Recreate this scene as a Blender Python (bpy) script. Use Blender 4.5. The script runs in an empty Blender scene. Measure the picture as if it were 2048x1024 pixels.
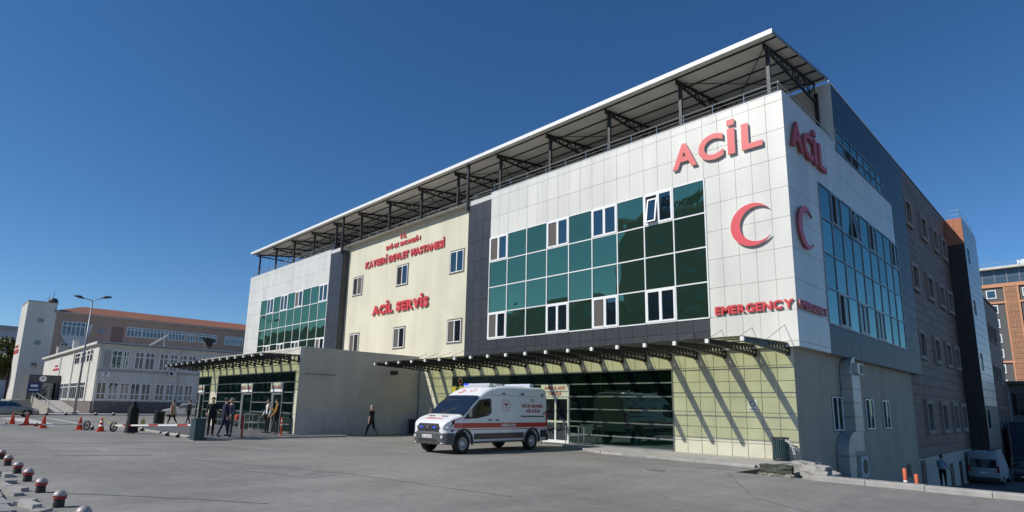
import bpy, bmesh, math, random
from mathutils import Vector, Matrix, Euler
random.seed(7)
S = bpy.context.scene
COL = S.collection
rad = math.radians

# ------------------------------------------------------------------ camera
cam = bpy.data.cameras.new('camera'); camo = bpy.data.objects.new('camera', cam); COL.objects.link(camo)
cam.sensor_width = 36; cam.lens = 1170.53/2048*36; cam.shift_y = 82.56/2048
cam.clip_start = .1; cam.clip_end = 3000
_y, _p, _r = rad(-45.2737), rad(10.6401), rad(1.1453)
_f = Vector((math.sin(_y)*math.cos(_p), math.cos(_y)*math.cos(_p), math.sin(_p)))
_rt = Vector((math.cos(_y), -math.sin(_y), 0)); _up = _rt.cross(_f)
_r2 = _rt*math.cos(_r)+_up*math.sin(_r); _u2 = -_rt*math.sin(_r)+_up*math.cos(_r)
M3 = Matrix((_r2, _u2, -_f)).transposed()
camo.matrix_world = Matrix.Translation((0, 0, 1.75)) @ M3.to_4x4()
S.camera = camo
# ------------------------------------------------------------------ sky, sun, exposure
SUN = Vector((.325, .70, -.64)).normalized()
w = bpy.data.worlds.new('World'); S.world = w; w.use_nodes = True
wn = w.node_tree; wn.nodes.clear()
sky = wn.nodes.new('ShaderNodeTexSky'); sky.sky_type = 'NISHITA'; sky.sun_disc = False
sky.sun_elevation = rad(39.8); sky.sun_rotation = rad(205)
sky.altitude = 1050; sky.air_density = 1.0; sky.dust_density = .05; sky.ozone_density = 6.0
bg = wn.nodes.new('ShaderNodeBackground'); bg.inputs[1].default_value = .112
wo = wn.nodes.new('ShaderNodeOutputWorld')
hsv = wn.nodes.new('ShaderNodeHueSaturation'); hsv.inputs['Saturation'].default_value = 1.15; hsv.inputs['Value'].default_value = .95
wn.links.new(sky.outputs[0], hsv.inputs['Color']); wn.links.new(hsv.outputs[0], bg.inputs[0]); wn.links.new(bg.outputs[0], wo.inputs[0])
sl = bpy.data.lights.new('sun', 'SUN'); sl.energy = 4.2; sl.angle = rad(.53); sl.color = (1, .955, .88)
slo = bpy.data.objects.new('sun', sl); COL.objects.link(slo)
slo.rotation_euler = SUN.to_track_quat('-Z', 'Y').to_euler(); slo.location = (-20, -40, 60)
S.view_settings.view_transform = 'Standard'; S.view_settings.look = 'None'
S.view_settings.exposure = 0; S.view_settings.gamma = 1
S.render.engine = 'CYCLES'
S.cycles.max_bounces = 8; S.cycles.transparent_max_bounces = 12
S.cycles.sample_clamp_indirect = 4
# ------------------------------------------------------------------ materials
MATS = {}
def mat(name, col, rough=.6, metal=0., noise=.0, nscale=3., bump=0., bscale=40., objvar=0., streak=0., spec=.5, emit=None, stretch=(1, 1, 1), dirt=None, coat=0.):
    """procedural principled material: colour noise, per-object variation, vertical weather streaks, fine bump"""
    if name in MATS: return MATS[name]
    m = bpy.data.materials.new(name); m.use_nodes = True; MATS[name] = m
    nt = m.node_tree; N = nt.nodes; L = nt.links
    b = N['Principled BSDF']
    b.inputs['Roughness'].default_value = rough; b.inputs['Metallic'].default_value = metal
    b.inputs['Specular IOR Level'].default_value = spec
    if coat: b.inputs['Coat Weight'].default_value = coat; b.inputs['Coat Roughness'].default_value = .05
    b.inputs['Base Color'].default_value = (*col, 1)
    m.diffuse_color = (*col, 1)
    if emit:
        b.inputs['Emission Color'].default_value = (*emit[0], 1); b.inputs['Emission Strength'].default_value = emit[1]
    geo = N.new('ShaderNodeNewGeometry')
    src = None
    val = None
    def mul(a, bb):
        q = N.new('ShaderNodeMath'); q.operation = 'MULTIPLY'
        L.new(a, q.inputs[0])
        if isinstance(bb, float): q.inputs[1].default_value = bb
        else: L.new(bb, q.inputs[1])
        return q.outputs[0]
    def rng(sock, lo, hi, a=.3, c=.7):
        q = N.new('ShaderNodeMapRange'); q.inputs[1].default_value = a; q.inputs[2].default_value = c
        q.inputs[3].default_value = lo; q.inputs[4].default_value = hi; L.new(sock, q.inputs[0]); return q.outputs[0]
    def ntex(scale, detail=5, st=(1, 1, 1)):
        mp = N.new('ShaderNodeMapping'); mp.inputs['Scale'].default_value = st
        L.new(geo.outputs['Position'], mp.inputs[0])
        q = N.new('ShaderNodeTexNoise'); q.inputs['Scale'].default_value = scale; q.inputs['Detail'].default_value = detail
        L.new(mp.outputs[0], q.inputs[0]); return q.outputs[0]
    if noise: val = rng(ntex(nscale, 6, stretch), 1-noise, 1+noise)
    if streak:
        s = rng(ntex(1.0, 5, (1.1, 1.1, .10)), 1-streak, 1.0, .35, .65); val = mul(val, s) if val else s
    if objvar:
        oi = N.new('ShaderNodeObjectInfo'); s = rng(oi.outputs['Random'], 1-objvar, 1+objvar, 0, 1); val = mul(val, s) if val else s
    if val:
        hs = N.new('ShaderNodeHueSaturation'); hs.inputs['Color'].default_value = (*col, 1)
        L.new(val, hs.inputs['Value']); L.new(hs.outputs[0], b.inputs['Base Color'])
        src = hs.outputs[0]
    if dirt:   # (colour, scale, lo, hi)
        mx = N.new('ShaderNodeMix'); mx.data_type = 'RGBA'
        if src: L.new(src, mx.inputs[6])
        else: mx.inputs[6].default_value = (*col, 1)
        mx.inputs[7].default_value = (*dirt[0], 1)
        L.new(rng(ntex(dirt[1], 8), 0, 1, dirt[2], dirt[3]), mx.inputs[0]); L.new(mx.outputs[2], b.inputs['Base Color'])
    if bump:
        bp = N.new('ShaderNodeBump'); bp.inputs['Strength'].default_value = bump; bp.inputs['Distance'].default_value = .02
        L.new(ntex(bscale, 4), bp.inputs['Height']); L.new(bp.outputs[0], b.inputs['Normal'])
    return m
def mirror_glass(name, col, dark, wave=.02, wscale=.8, rough=.015, blend=.75):
    """coated facade glass: tinted mirror reflection over a dark tinted body, panes slightly wavy"""
    m = bpy.data.materials.new(name); m.use_nodes = True; MATS[name] = m
    nt = m.node_tree; N = nt.nodes; L = nt.links; N.clear()
    g = N.new('ShaderNodeBsdfGlossy'); g.inputs['Roughness'].default_value = rough
    oi2 = N.new('ShaderNodeObjectInfo'); rr_ = N.new('ShaderNodeMapRange'); rr_.inputs[3].default_value = .86; rr_.inputs[4].default_value = 1.10; L.new(oi2.outputs['Random'], rr_.inputs[0])
    hv = N.new('ShaderNodeHueSaturation'); hv.inputs['Color'].default_value = (*col, 1); L.new(rr_.outputs[0], hv.inputs['Value']); L.new(hv.outputs[0], g.inputs['Color'])
    d = N.new('ShaderNodeBsdfDiffuse'); d.inputs['Color'].default_value = (*dark, 1)
    fr = N.new('ShaderNodeLayerWeight'); fr.inputs[0].default_value = .35
    mr = N.new('ShaderNodeMapRange'); mr.inputs[3].default_value = blend; mr.inputs[4].default_value = 1.
    L.new(fr.outputs['Fresnel'], mr.inputs[0])
    mx = N.new('ShaderNodeMixShader'); L.new(mr.outputs[0], mx.inputs[0]); L.new(d.outputs[0], mx.inputs[1]); L.new(g.outputs[0], mx.inputs[2])
    o = N.new('ShaderNodeOutputMaterial'); L.new(mx.outputs[0], o.inputs[0])
    geo = N.new('ShaderNodeNewGeometry'); oi = N.new('ShaderNodeObjectInfo')
    ad = N.new('ShaderNodeVectorMath'); ad.operation = 'ADD'; L.new(geo.outputs['Position'], ad.inputs[0])
    sc = N.new('ShaderNodeVectorMath'); sc.operation = 'SCALE'; sc.inputs[0].default_value = (31, 17, 53); L.new(oi.outputs['Random'], sc.inputs['Scale'])
    L.new(sc.outputs[0], ad.inputs[1])
    n = N.new('ShaderNodeTexNoise'); n.inputs['Scale'].default_value = wscale; n.inputs['Detail'].default_value = 1
    L.new(ad.outputs[0], n.inputs[0])
    bp = N.new('ShaderNodeBump'); bp.inputs['Strength'].default_value = 1; bp.inputs['Distance'].default_value = wave
    L.new(n.outputs[0], bp.inputs['Height']); L.new(bp.outputs[0], g.inputs['Normal'])
    return m
def clear_glass(name, tint, refl=.12, rough=.0):
    m = bpy.data.materials.new(name); m.use_nodes = True; MATS[name] = m
    nt = m.node_tree; N = nt.nodes; L = nt.links; N.clear()
    t = N.new('ShaderNodeBsdfTransparent'); t.inputs[0].default_value = (*tint, 1)
    g = N.new('ShaderNodeBsdfGlossy'); g.inputs['Roughness'].default_value = rough
    fr = N.new('ShaderNodeLayerWeight'); fr.inputs[0].default_value = .5
    pw = N.new('ShaderNodeMath'); pw.operation = 'POWER'; pw.inputs[1].default_value = 3.5; L.new(fr.outputs['Facing'], pw.inputs[0])
    mp = N.new('ShaderNodeMapRange'); mp.inputs[3].default_value = .05; mp.inputs[4].default_value = .85; L.new(pw.outputs[0], mp.inputs[0])
    mx = N.new('ShaderNodeMixShader'); L.new(mp.outputs[0], mx.inputs[0]); L.new(t.outputs[0], mx.inputs[1]); L.new(g.outputs[0], mx.inputs[2])
    o = N.new('ShaderNodeOutputMaterial'); L.new(mx.outputs[0], o.inputs[0])
    return m
def asphalt():
    m = bpy.data.materials.new('asphalt'); m.use_nodes = True; MATS['asphalt'] = m
    nt = m.node_tree; N = nt.nodes; L = nt.links; b = N['Principled BSDF']
    b.inputs['Roughness'].default_value = .82; b.inputs['Specular IOR Level'].default_value = .3
    geo = N.new('ShaderNodeNewGeometry')
    def noise(s, d, st=(1, 1, 1), rot=0, rough=.55):
        mp = N.new('ShaderNodeMapping'); mp.inputs['Scale'].default_value = st; mp.inputs['Rotation'].default_value = (0, 0, rot)
        L.new(geo.outputs['Position'], mp.inputs[0])
        q = N.new('ShaderNodeTexNoise'); q.inputs['Scale'].default_value = s; q.inputs['Detail'].default_value = d; q.inputs['Roughness'].default_value = rough
        L.new(mp.outputs[0], q.inputs[0]); return q.outputs[0]
    def rng(s, a, c, lo, hi):
        q = N.new('ShaderNodeMapRange'); q.inputs[1].default_value = a; q.inputs[2].default_value = c; q.inputs[3].default_value = lo; q.inputs[4].default_value = hi
        L.new(s, q.inputs[0]); return q.outputs[0]
    def mul(a, c):
        q = N.new('ShaderNodeMath'); q.operation = 'MULTIPLY'; L.new(a, q.inputs[0]); L.new(c, q.inputs[1]); return q.outputs[0]
    v = rng(noise(.16, 7, rough=.6), .3, .7, .78, 1.16)                         # broad worn areas
    v = mul(v, rng(noise(.9, 6, (1, .25, 1), rad(20)), .3, .7, .87, 1.10))   # tyre polish streaks
    v = mul(v, rng(noise(35, 3), .25, .75, .8, 1.2))                 # aggregate
    v = mul(v, rng(noise(3.5, 8, rough=.75), .3, .7, .80, 1.16))      # mottling
    v = mul(v, rng(noise(.45, 4, (.18, 1, 1), rad(8)), .35, .65, .90, 1.06))
    v = mul(v, rng(noise(2.3, 8, rough=.7), .64, .70, 1., .70))          # oil spots
    # cracks: warped voronoi edges, only in some areas
    mp = N.new('ShaderNodeVectorMath'); mp.operation = 'ADD'
    nz = N.new('ShaderNodeTexNoise'); nz.inputs['Scale'].default_value = .8; nz.inputs['Detail'].default_value = 5; L.new(geo.outputs['Position'], nz.inputs[0])
    L.new(geo.outputs['Position'], mp.inputs[0]); L.new(nz.outputs['Color'], mp.inputs[1])
    vo = N.new('ShaderNodeTexVoronoi'); vo.feature = 'DISTANCE_TO_EDGE'; vo.inputs['Scale'].default_value = .22; L.new(mp.outputs[0], vo.inputs[0])
    cr = rng(vo.outputs['Distance'], .0, .004, .82, 1.)
    v = mul(v, cr)
    hs = N.new('ShaderNodeHueSaturation'); hs.inputs['Color'].default_value = (.268, .257, .236, 1); L.new(v, hs.inputs['Value'])
    L.new(hs.outputs[0], b.inputs['Base Color'])
    bp = N.new('ShaderNodeBump'); bp.inputs['Strength'].default_value = .5; bp.inputs['Distance'].default_value = .012
    L.new(noise(60, 3), bp.inputs['Height']); L.new(bp.outputs[0], b.inputs['Normal'])
    return m
asphalt()
mat('white_panel', (.71, .705, .65), .38, noise=.04, nscale=.7, objvar=.035, streak=.12)
mat('joint', (.17, .17, .17), .8)
mat('white_joint', (.58, .58, .56), .8)
mat('dark_tile', (.038, .042, .050), .42, noise=.10, nscale=2, objvar=.10, streak=.12)
mat('dark_joint', (.13, .13, .15), .8)
mat('side_plaster', (.50, .42, .32), .85, noise=.07, nscale=.7, streak=.12, bump=.15, bscale=50)
mat('cream', (.69, .665, .515), .85, noise=.05, nscale=.6, streak=.11, bump=.12, bscale=60)
mat('cream_tile', (.635, .615, .48), .55, noise=.09, nscale=1.2, objvar=.035, streak=.10)
mat('annex_plaster', (.55, .50, .415), .85, noise=.06, nscale=.7, streak=.09, bump=.15, bscale=50)
mat('annex_base', (.50, .48, .44), .8, noise=.08, nscale=2, objvar=.04)
mat('blue_panel', (.024, .050, .075), .5, metal=.1, noise=.06, nscale=.7, objvar=.07, streak=.12)
mat('blue_deep', (.014, .042, .075), .5, metal=.1, noise=.06, nscale=.7, objvar=.05)
mat('brown_panel', (.19, .118, .098), .65, noise=.13, nscale=1.3, objvar=.16)
mat('brown_joint', (.10, .08, .08), .8)
mat('orange_panel', (.40, .14, .065), .55, noise=.08, objvar=.05)
mat('silver_panel', (.36, .38, .40), .35, metal=.4, noise=.06, objvar=.06)
mat('stone_frame', (.33, .26, .22), .75, noise=.06)
mat('steel', (.040, .038, .040), .5, metal=.3, noise=.2, nscale=5)
mat('navy_steel', (.03, .035, .06), .45, metal=.3)
mat('roof_sheet', (.60, .61, .62), .5, metal=.1, noise=.07, nscale=.5)
mat('roof_under', (.64, .62, .56), .75, noise=.12, nscale=.6, stretch=(1, .2, 1))
mat('rail', (.55, .55, .53), .3, metal=.8)
mat('alu', (.78, .79, .79), .4, noise=.03)
mat('pvc', (.84, .84, .83), .35)
mat('grey_frame', (.15, .135, .11), .6)
mat('curtain', (.105, .092, .082), .8, noise=.22, nscale=9, stretch=(6, 6, .3))
mat('white_curtain', (.62, .62, .6), .9, noise=.15, nscale=9, stretch=(6, 6, .3))
mat('room_dark', (.012, .012, .013), .9)
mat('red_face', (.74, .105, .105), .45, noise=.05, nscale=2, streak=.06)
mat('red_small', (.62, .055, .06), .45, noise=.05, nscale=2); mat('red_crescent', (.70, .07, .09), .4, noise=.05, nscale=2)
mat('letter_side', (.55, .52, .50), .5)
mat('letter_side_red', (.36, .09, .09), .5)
mat('white_paint', (.80, .80, .78), .5, noise=.03)
mat('text_red', (.42, .03, .03), .6); mat('text_navy', (.03, .05, .16), .6); mat('text_dark', (.03, .03, .03), .6)
mat('yellow_sign', (.75, .65, .06), .5)
mat('kerb', (.36, .345, .32), .85, noise=.16, nscale=3, objvar=.12, bump=.3, bscale=25)
mat('sidewalk', (.40, .385, .355), .85, noise=.12, nscale=2, bump=.2, bscale=30, dirt=((.25, .24, .22), 1.2, .55, .75))
mat('paver', (.30, .295, .28), .88, noise=.16, nscale=2.5, objvar=.18, bump=.35, bscale=22)
mat('dark_paving', (.12, .12, .125), .8, noise=.14, nscale=3, objvar=.1)
mat('rubble', (.33, .30, .26), .9, noise=.25, nscale=4, bump=.6, bscale=9)
mat('road_paint', (.52, .52, .50), .8, noise=.2, nscale=6)
mat('rubber', (.016, .016, .017), .75, noise=.2)
mat('rim', (.62, .63, .64), .35, metal=.5)
mat('chrome', (.7, .7, .72), .15, metal=1.)
mat('black_plastic', (.03, .03, .032), .5, noise=.1)
mat('grey_plastic', (.075, .078, .082), .55, noise=.1)
mat('van_white', (.80, .81, .82), .28, noise=.02, coat=.5)
mat('van_red', (.52, .025, .03), .3, coat=.4); mat('van_navy', (.010, .013, .035), .3, coat=.3)
mat('dark_cladding', (.030, .022, .020), .5, noise=.1, objvar=.1); mat('head_lens', (.75, .77, .8), .08, metal=.6)
mat('blue_lamp', (.02, .05, .7), .15, emit=((.05, .12, 1.), .8)); mat('clear_lamp', (.72, .74, .76), .12, metal=.3)
mat('tail_red', (.45, .01, .01), .2)
mat('silver_car', (.26, .25, .25), .3, metal=.5, coat=.5); mat('beige_car', (.66, .65, .61), .3, metal=.25, coat=.5); mat('dark_car', (.02, .022, .028), .3, coat=.5)
mat('cone_red', (.68, .07, .03), .55, noise=.1); mat('reflect_white', (.8, .8, .8), .4)
mat('bollard_red', (.36, .035, .03), .6, noise=.2, nscale=20); mat('bollard_cap', (.40, .35, .34), .5, metal=.2, noise=.15, nscale=14); mat('bollard_black', (.02, .02, .02), .6, noise=.2)
mat('cabinet_green', (.03, .065, .07), .5, noise=.1); mat('orange_post', (.68, .15, .06), .55, noise=.1)
mat('galv', (.27, .28, .29), .45, metal=.6, noise=.1, nscale=2); mat('duct', (.46, .46, .44), .45, metal=.45, noise=.08, nscale=1.5, objvar=.05)
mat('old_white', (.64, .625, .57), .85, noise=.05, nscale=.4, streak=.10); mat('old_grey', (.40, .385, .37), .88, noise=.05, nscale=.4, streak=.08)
mat('pink_wall', (.40, .29, .235), .88, noise=.05, nscale=.4, streak=.08); mat('stone_plinth', (.15, .13, .125), .9, noise=.25, nscale=3, bump=.5, bscale=6)
mat('roof_tile', (.25, .10, .06), .85, noise=.15, nscale=2.5, stretch=(1, 4, 1)); mat('pale_render', (.5, .52, .55), .85, noise=.05)
mat('hotel_dark', (.10, .098, .096), .7, noise=.06); mat('hotel_brick', (.36, .185, .105), .85, noise=.2, nscale=3); mat('hotel_orange', (.58, .285, .155), .8, noise=.05); mat('hotel_glass_band', (.06, .10, .14), .15)
mat('bark', (.07, .05, .035), .9, noise=.3, nscale=12, bump=.6, bscale=10)
mat('bird_dark', (.035, .032, .03), .7, noise=.3, nscale=6)
mat('skin', (.50, .31, .22), .55, noise=.05); mat('hair_black', (.012, .010, .009), .6); mat('hair_grey', (.25, .23, .21), .6)
mat('cloth_black', (.012, .012, .014), .85, noise=.2, nscale=6, bump=.4, bscale=14); mat('cloth_navy', (.016, .022, .055), .85, noise=.2, nscale=6, bump=.4, bscale=14)
mat('cloth_grey', (.06, .06, .065), .85, noise=.2, nscale=6); mat('cloth_jeans', (.05, .07, .11), .85, noise=.2, nscale=6); mat('cloth_orange', (.62, .28, .03), .8, noise=.1); mat('cloth_pink', (.42, .12, .10), .8, noise=.15)
mat('cloth_beige', (.36, .30, .24), .85, noise=.1); mat('cloth_blue', (.28, .36, .45), .85, noise=.1); mat('cloth_white', (.75, .75, .74), .8); mat('cloth_yellow', (.66, .58, .12), .7); mat('shoe_dark', (.02, .018, .016), .5); mat('cloth_green', (.22, .26, .08), .8)
mat('low_building', (.16, .16, .17), .85, noise=.1); mat('container', (.02, .03, .07), .5)
mirror_glass('teal_glass', (.24, .36, .21), (.06, .14, .10), wave=.022, wscale=.55, blend=.80)
mirror_glass('blue_glass', (.26, .38, .36), (.02, .05, .06), wave=.012, wscale=.55, blend=.85)
mirror_glass('casement_glass', (.27, .33, .30), (.015, .03, .04), wave=.02, blend=.6)
mirror_glass('green_dark_glass', (.14, .21, .19), (.003, .013, .010), wave=.012, wscale=.6, blend=.55)
mirror_glass('window_glass', (.30, .34, .38), (.018, .022, .026), wave=.02, blend=.4)
mirror_glass('old_window_glass', (.34, .37, .40), (.03, .035, .045), wave=.02, blend=.35)
clear_glass('canopy_glass', (.60, .64, .40)); clear_glass('car_glass', (.30, .36, .37))
def leafmat(name, c1, c2):
    m = bpy.data.materials.new(name); m.use_nodes = True; MATS[name] = m
    nt = m.node_tree; b = nt.nodes['Principled BSDF']; b.inputs['Roughness'].default_value = .6
    g = nt.nodes.new('ShaderNodeNewGeometry'); r = nt.nodes.new('ShaderNodeMix'); r.data_type = 'RGBA'
    r.inputs[6].default_value = (*c1, 1); r.inputs[7].default_value = (*c2, 1)
    nt.links.new(g.outputs['Random Per Island'], r.inputs[0]); nt.links.new(r.outputs[2], b.inputs['Base Color'])
leafmat('leaf', (.05, .085, .02), (.16, .19, .05))
# ------------------------------------------------------------------ mesh helpers
class MB:
    def __init__(s): s.v = []; s.f = []; s.m = []
    def add(s, vs, fs, mi=0):
        o = len(s.v); s.v += [tuple(q) for q in vs]; s.f += [tuple(i+o for i in f) for f in fs]; s.m += [mi]*len(fs); return s
    def box(s, x0, x1, y0, y1, z0, z1, mi=0):
        if x1 < x0: x0, x1 = x1, x0
        if y1 < y0: y0, y1 = y1, y0
        if z1 < z0: z0, z1 = z1, z0
        return s.add([(x0, y0, z0), (x1, y0, z0), (x1, y1, z0), (x0, y1, z0), (x0, y0, z1), (x1, y0, z1), (x1, y1, z1), (x0, y1, z1)],
                     [(0, 3, 2, 1), (4, 5, 6, 7), (0, 1, 5, 4), (1, 2, 6, 5), (2, 3, 7, 6), (3, 0, 4, 7)], mi)
    def beam(s, a, b, w, h=None, mi=0, up=(0, 0, 1)):
        a, b = Vector(a), Vector(b); h = h or w; d = (b-a)
        if d.length < 1e-6: return s
        d.normalize(); up = Vector(up)
        if abs(d.dot(up)) > .98: up = Vector((1, 0, 0))
        r = d.cross(up).normalized()*w/2; u = r.cross(d).normalized()*h/2
        vs = [p+i*r+j*u for p in (a, b) for i, j in ((-1, -1), (1, -1), (1, 1), (-1, 1))]
        return s.add(vs, [(0, 1, 2, 3), (7, 6, 5, 4), (0, 4, 5, 1), (1, 5, 6, 2), (2, 6, 7, 3), (3, 7, 4, 0)], mi)
    def tube(s, pts, r, n=8, mi=0, cap=True):
        pts = [Vector(p) for p in pts]; rs = r if isinstance(r, (list, tuple)) else [r]*len(pts)
        base = len(s.v); prev = None
        for i, p in enumerate(pts):
            d = (pts[min(i+1, len(pts)-1)]-pts[max(i-1, 0)]).normalized()
            if prev is None: a = d.orthogonal().normalized()
            else: a = (prev-d*prev.dot(d)).normalized()
            prev = a; b = d.cross(a)
            for k in range(n):
                t = 2*math.pi*k/n; s.v.append(tuple(p+(a*math.cos(t)+b*math.sin(t))*rs[i]))
        for i in range(len(pts)-1):
            for k in range(n):
                s.f.append((base+i*n+k, base+i*n+(k+1) % n, base+(i+1)*n+(k+1) % n, base+(i+1)*n+k)); s.m.append(mi)
        if cap:
            s.f.append(tuple(base+k for k in reversed(range(n)))); s.m.append(mi)
            s.f.append(tuple(base+(len(pts)-1)*n+k for k in range(n))); s.m.append(mi)
        return s
    def lathe(s, prof, n=16, c=(0, 0, 0), axis='z', mi=0, ring=False):
        base = len(s.v)
        if ring: prof = list(prof)+[prof[0]]
        for r, z in prof:
            for k in range(n):
                t = 2*math.pi*k/n; x, y = r*math.cos(t), r*math.sin(t)
                p = (x, y, z) if axis == 'z' else ((x, z, y) if axis == 'y' else (z, x, y))
                s.v.append((p[0]+c[0], p[1]+c[1], p[2]+c[2]))
        for i in range(len(prof)-1):
            for k in range(n):
                s.f.append((base+i*n+k, base+i*n+(k+1) % n, base+(i+1)*n+(k+1) % n, base+(i+1)*n+k)); s.m.append(mi)
        if ring: return s
        s.f.append(tuple(base+k for k in reversed(range(n)))); s.m.append(mi)
        s.f.append(tuple(base+(len(prof)-1)*n+k for k in range(n))); s.m.append(mi)
        return s
    def prism(s, poly, axis, a, b, mi=0):
        """poly of 2D points extruded along axis from a to b; 'x': (y,z)  'y': (x,z)  'z': (x,y)"""
        def P(q, t): return (t, q[0], q[1]) if axis == 'x' else ((q[0], t, q[1]) if axis == 'y' else (q[0], q[1], t))
        n = len(poly); o = len(s.v); s.v += [P(q, a) for q in poly]+[P(q, b) for q in poly]
        s.f += [tuple(o+i for i in range(n)), tuple(o+n+i for i in reversed(range(n)))]
        s.f += [(o+i, o+n+i, o+n+(i+1) % n, o+(i+1) % n) for i in range(n)]
        s.m += [mi]*(n+2); return s
    def mesh(s, name='m', smooth=False, fix=True):
        me = bpy.data.meshes.new(name); me.from_pydata(s.v, [], s.f)
        for p, k in zip(me.polygons, s.m): p.material_index = k; p.use_smooth = smooth
        if fix:
            bm = bmesh.new(); bm.from_mesh(me); bmesh.ops.recalc_face_normals(bm, faces=bm.faces); bm.to_mesh(me); bm.free()
        return me
def link(name, me, mats, parent=None, world=True, loc=None, rot=None, sc=None):
    o = bpy.data.objects.new(name, me); COL.objects.link(o)
    if me is not None and mats is not None and len(me.materials) == 0:
        for m in (mats if isinstance(mats, (list, tuple)) else [mats]): me.materials.append(MATS[m])
    if loc: o.location = loc
    if rot: o.rotation_euler = rot
    if sc: o.scale = sc
    if parent:
        o.parent = parent
        if world and parent.parent is None and parent.type == 'EMPTY':
            o.matrix_parent_inverse = Matrix.LocRotScale(parent.location, parent.rotation_euler, parent.scale).inverted()
    return o
def part(name, mb, mats, parent, smooth=False, world=True, **k):
    return link(name, mb.mesh(name, smooth), mats, parent, world, **k)
def tag(o, label=None, cat=None, group=None, kind=None):
    if label: o['label'] = label
    if cat: o['category'] = cat
    if group: o['group'] = group
    if kind: o['kind'] = kind
    return o
def thing(name, label, cat, loc=(0, 0, 0), rz=0., group=None):
    o = bpy.data.objects.new(name, None); COL.objects.link(o); o.location = loc; o.rotation_euler = (0, 0, rz); o.empty_display_size = .3
    return tag(o, label, cat, group)
def structure(name, mb, m, parent=None):
    o = part(name, mb, m, parent); tag(o, kind='structure'); return o
def kids(o): return [c for c in bpy.data.objects if c.parent == o]
def copy_tree(o, parent=None, loc=None, rz=None, label=None):
    c = o.copy(); COL.objects.link(c)
    if parent: c.parent = parent
    if loc: c.location = loc
    if rz is not None: c.rotation_euler = (0, 0, rz)
    if label: c['label'] = label
    for ch in kids(o): copy_tree(ch, c)
    return c
def eval_mesh(o):
    bpy.context.view_layer.update()
    dg = bpy.context.evaluated_depsgraph_get(); me = bpy.data.meshes.new_from_object(o.evaluated_get(dg), depsgraph=dg); return me
def drop(o):
    d = o.data; bpy.data.objects.remove(o)
    if isinstance(d, bpy.types.Curve): bpy.data.curves.remove(d)
# panel systems --------------------------------------------------------
PC = {}
def rect_sub(r, h):
    a0, a1, z0, z1 = r; b0, b1, c0, c1 = h
    if b0 >= a1-.01 or b1 <= a0+.01 or c0 >= z1-.01 or c1 <= z0+.01: return [r]
    out = []
    if c1 < z1-.01: out.append((a0, a1, c1, z1))
    if c0 > z0+.01: out.append((a0, a1, z0, c0))
    zl, zh = max(z0, c0), min(z1, c1)
    if b0 > a0+.01: out.append((a0, b0, zl, zh))
    if b1 < a1-.01: out.append((b1, a1, zl, zh))
    return out
def bevel_box(w, d, h, b):
    """panel with small chamfer on the outer face; outer face at -y, local centre"""
    m = MB(); x, z = w/2, h/2
    m.add([(-x, 0, -z), (x, 0, -z), (x, 0, z), (-x, 0, z), (-x, -d+b, -z), (x, -d+b, -z), (x, -d+b, z), (-x, -d+b, z), (-x+b, -d, -z+b), (x-b, -d, -z+b), (x-b, -d, z-b), (-x+b, -d, z-b)],
          [(0, 1, 2, 3), (0, 4, 5, 1), (1, 5, 6, 2), (2, 6, 7, 3), (3, 7, 4, 0), (4, 8, 9, 5), (5, 9, 10, 6), (6, 10, 11, 7), (7, 11, 8, 4), (8, 11, 10, 9)])
    return m
def panels(parent, axis, pos, As, Zs, m, name='panel', holes=(), gap=.008, d=.04, skip=None, jit=.002, offset=False):
    """a field of separate cladding panels; axis 'y' faces -Y at y=pos, axis 'x' faces +X at x=pos"""
    out = []
    for j in range(len(Zs)-1):
        A = list(As)
        if offset and j % 2: A = [As[0]]+[(As[i]+As[i+1])/2 for i in range(len(As)-1)]+[As[-1]]
        for i in range(len(A)-1):
            rs = [(A[i]+gap/2, A[i+1]-gap/2, Zs[j]+gap/2, Zs[j+1]-gap/2)]
            for h in holes: rs = [q for r in rs for q in rect_sub(r, h)]
            rs = [r for r in rs if r[1]-r[0] > .02 and r[3]-r[2] > .02]
            if not rs: continue
            x = random.uniform(-jit, jit); rot = 0 if axis == 'y' else math.pi/2
            if len(rs) == 1:
                r = rs[0]; key = (round(r[1]-r[0], 3), round(r[3]-r[2], 3), d, m)
                if key not in PC: PC[key] = bevel_box(key[0], d, key[1], .006).mesh(name, fix=False); PC[key].materials.append(MATS[m])
                c, z = (r[0]+r[1])/2, (r[2]+r[3])/2; me = PC[key]
            else:
                c, z = (A[i]+A[i+1])/2, (Zs[j]+Zs[j+1])/2; mb = MB()
                for r in rs: mb.box(r[0]-c, r[1]-c, -d, 0, r[2]-z, r[3]-z)
                me = mb.mesh(name); me.materials.append(MATS[m])
            loc = (c, pos+d+x, z) if axis == 'y' else (pos-d+x, c, z)
            out.append(link(name, me, None, parent, loc=loc, rot=(0, 0, rot)))
    return out
def lin(a, b, n): return [a+(b-a)*i/n for i in range(n+1)]
def P3(axis, pos, a, off, z):
    """point on a facade: a along it, off outwards"""
    return (a, pos-off, z) if axis == 'y' else (pos+off, a, z)
def fbox(mb, axis, pos, a0, a1, o0, o1, z0, z1, mi=0):
    p, q = P3(axis, pos, a0, o0, z0), P3(axis, pos, a1, o1, z1)
    return mb.box(p[0], q[0], p[1], q[1], p[2], q[2], mi)
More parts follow.
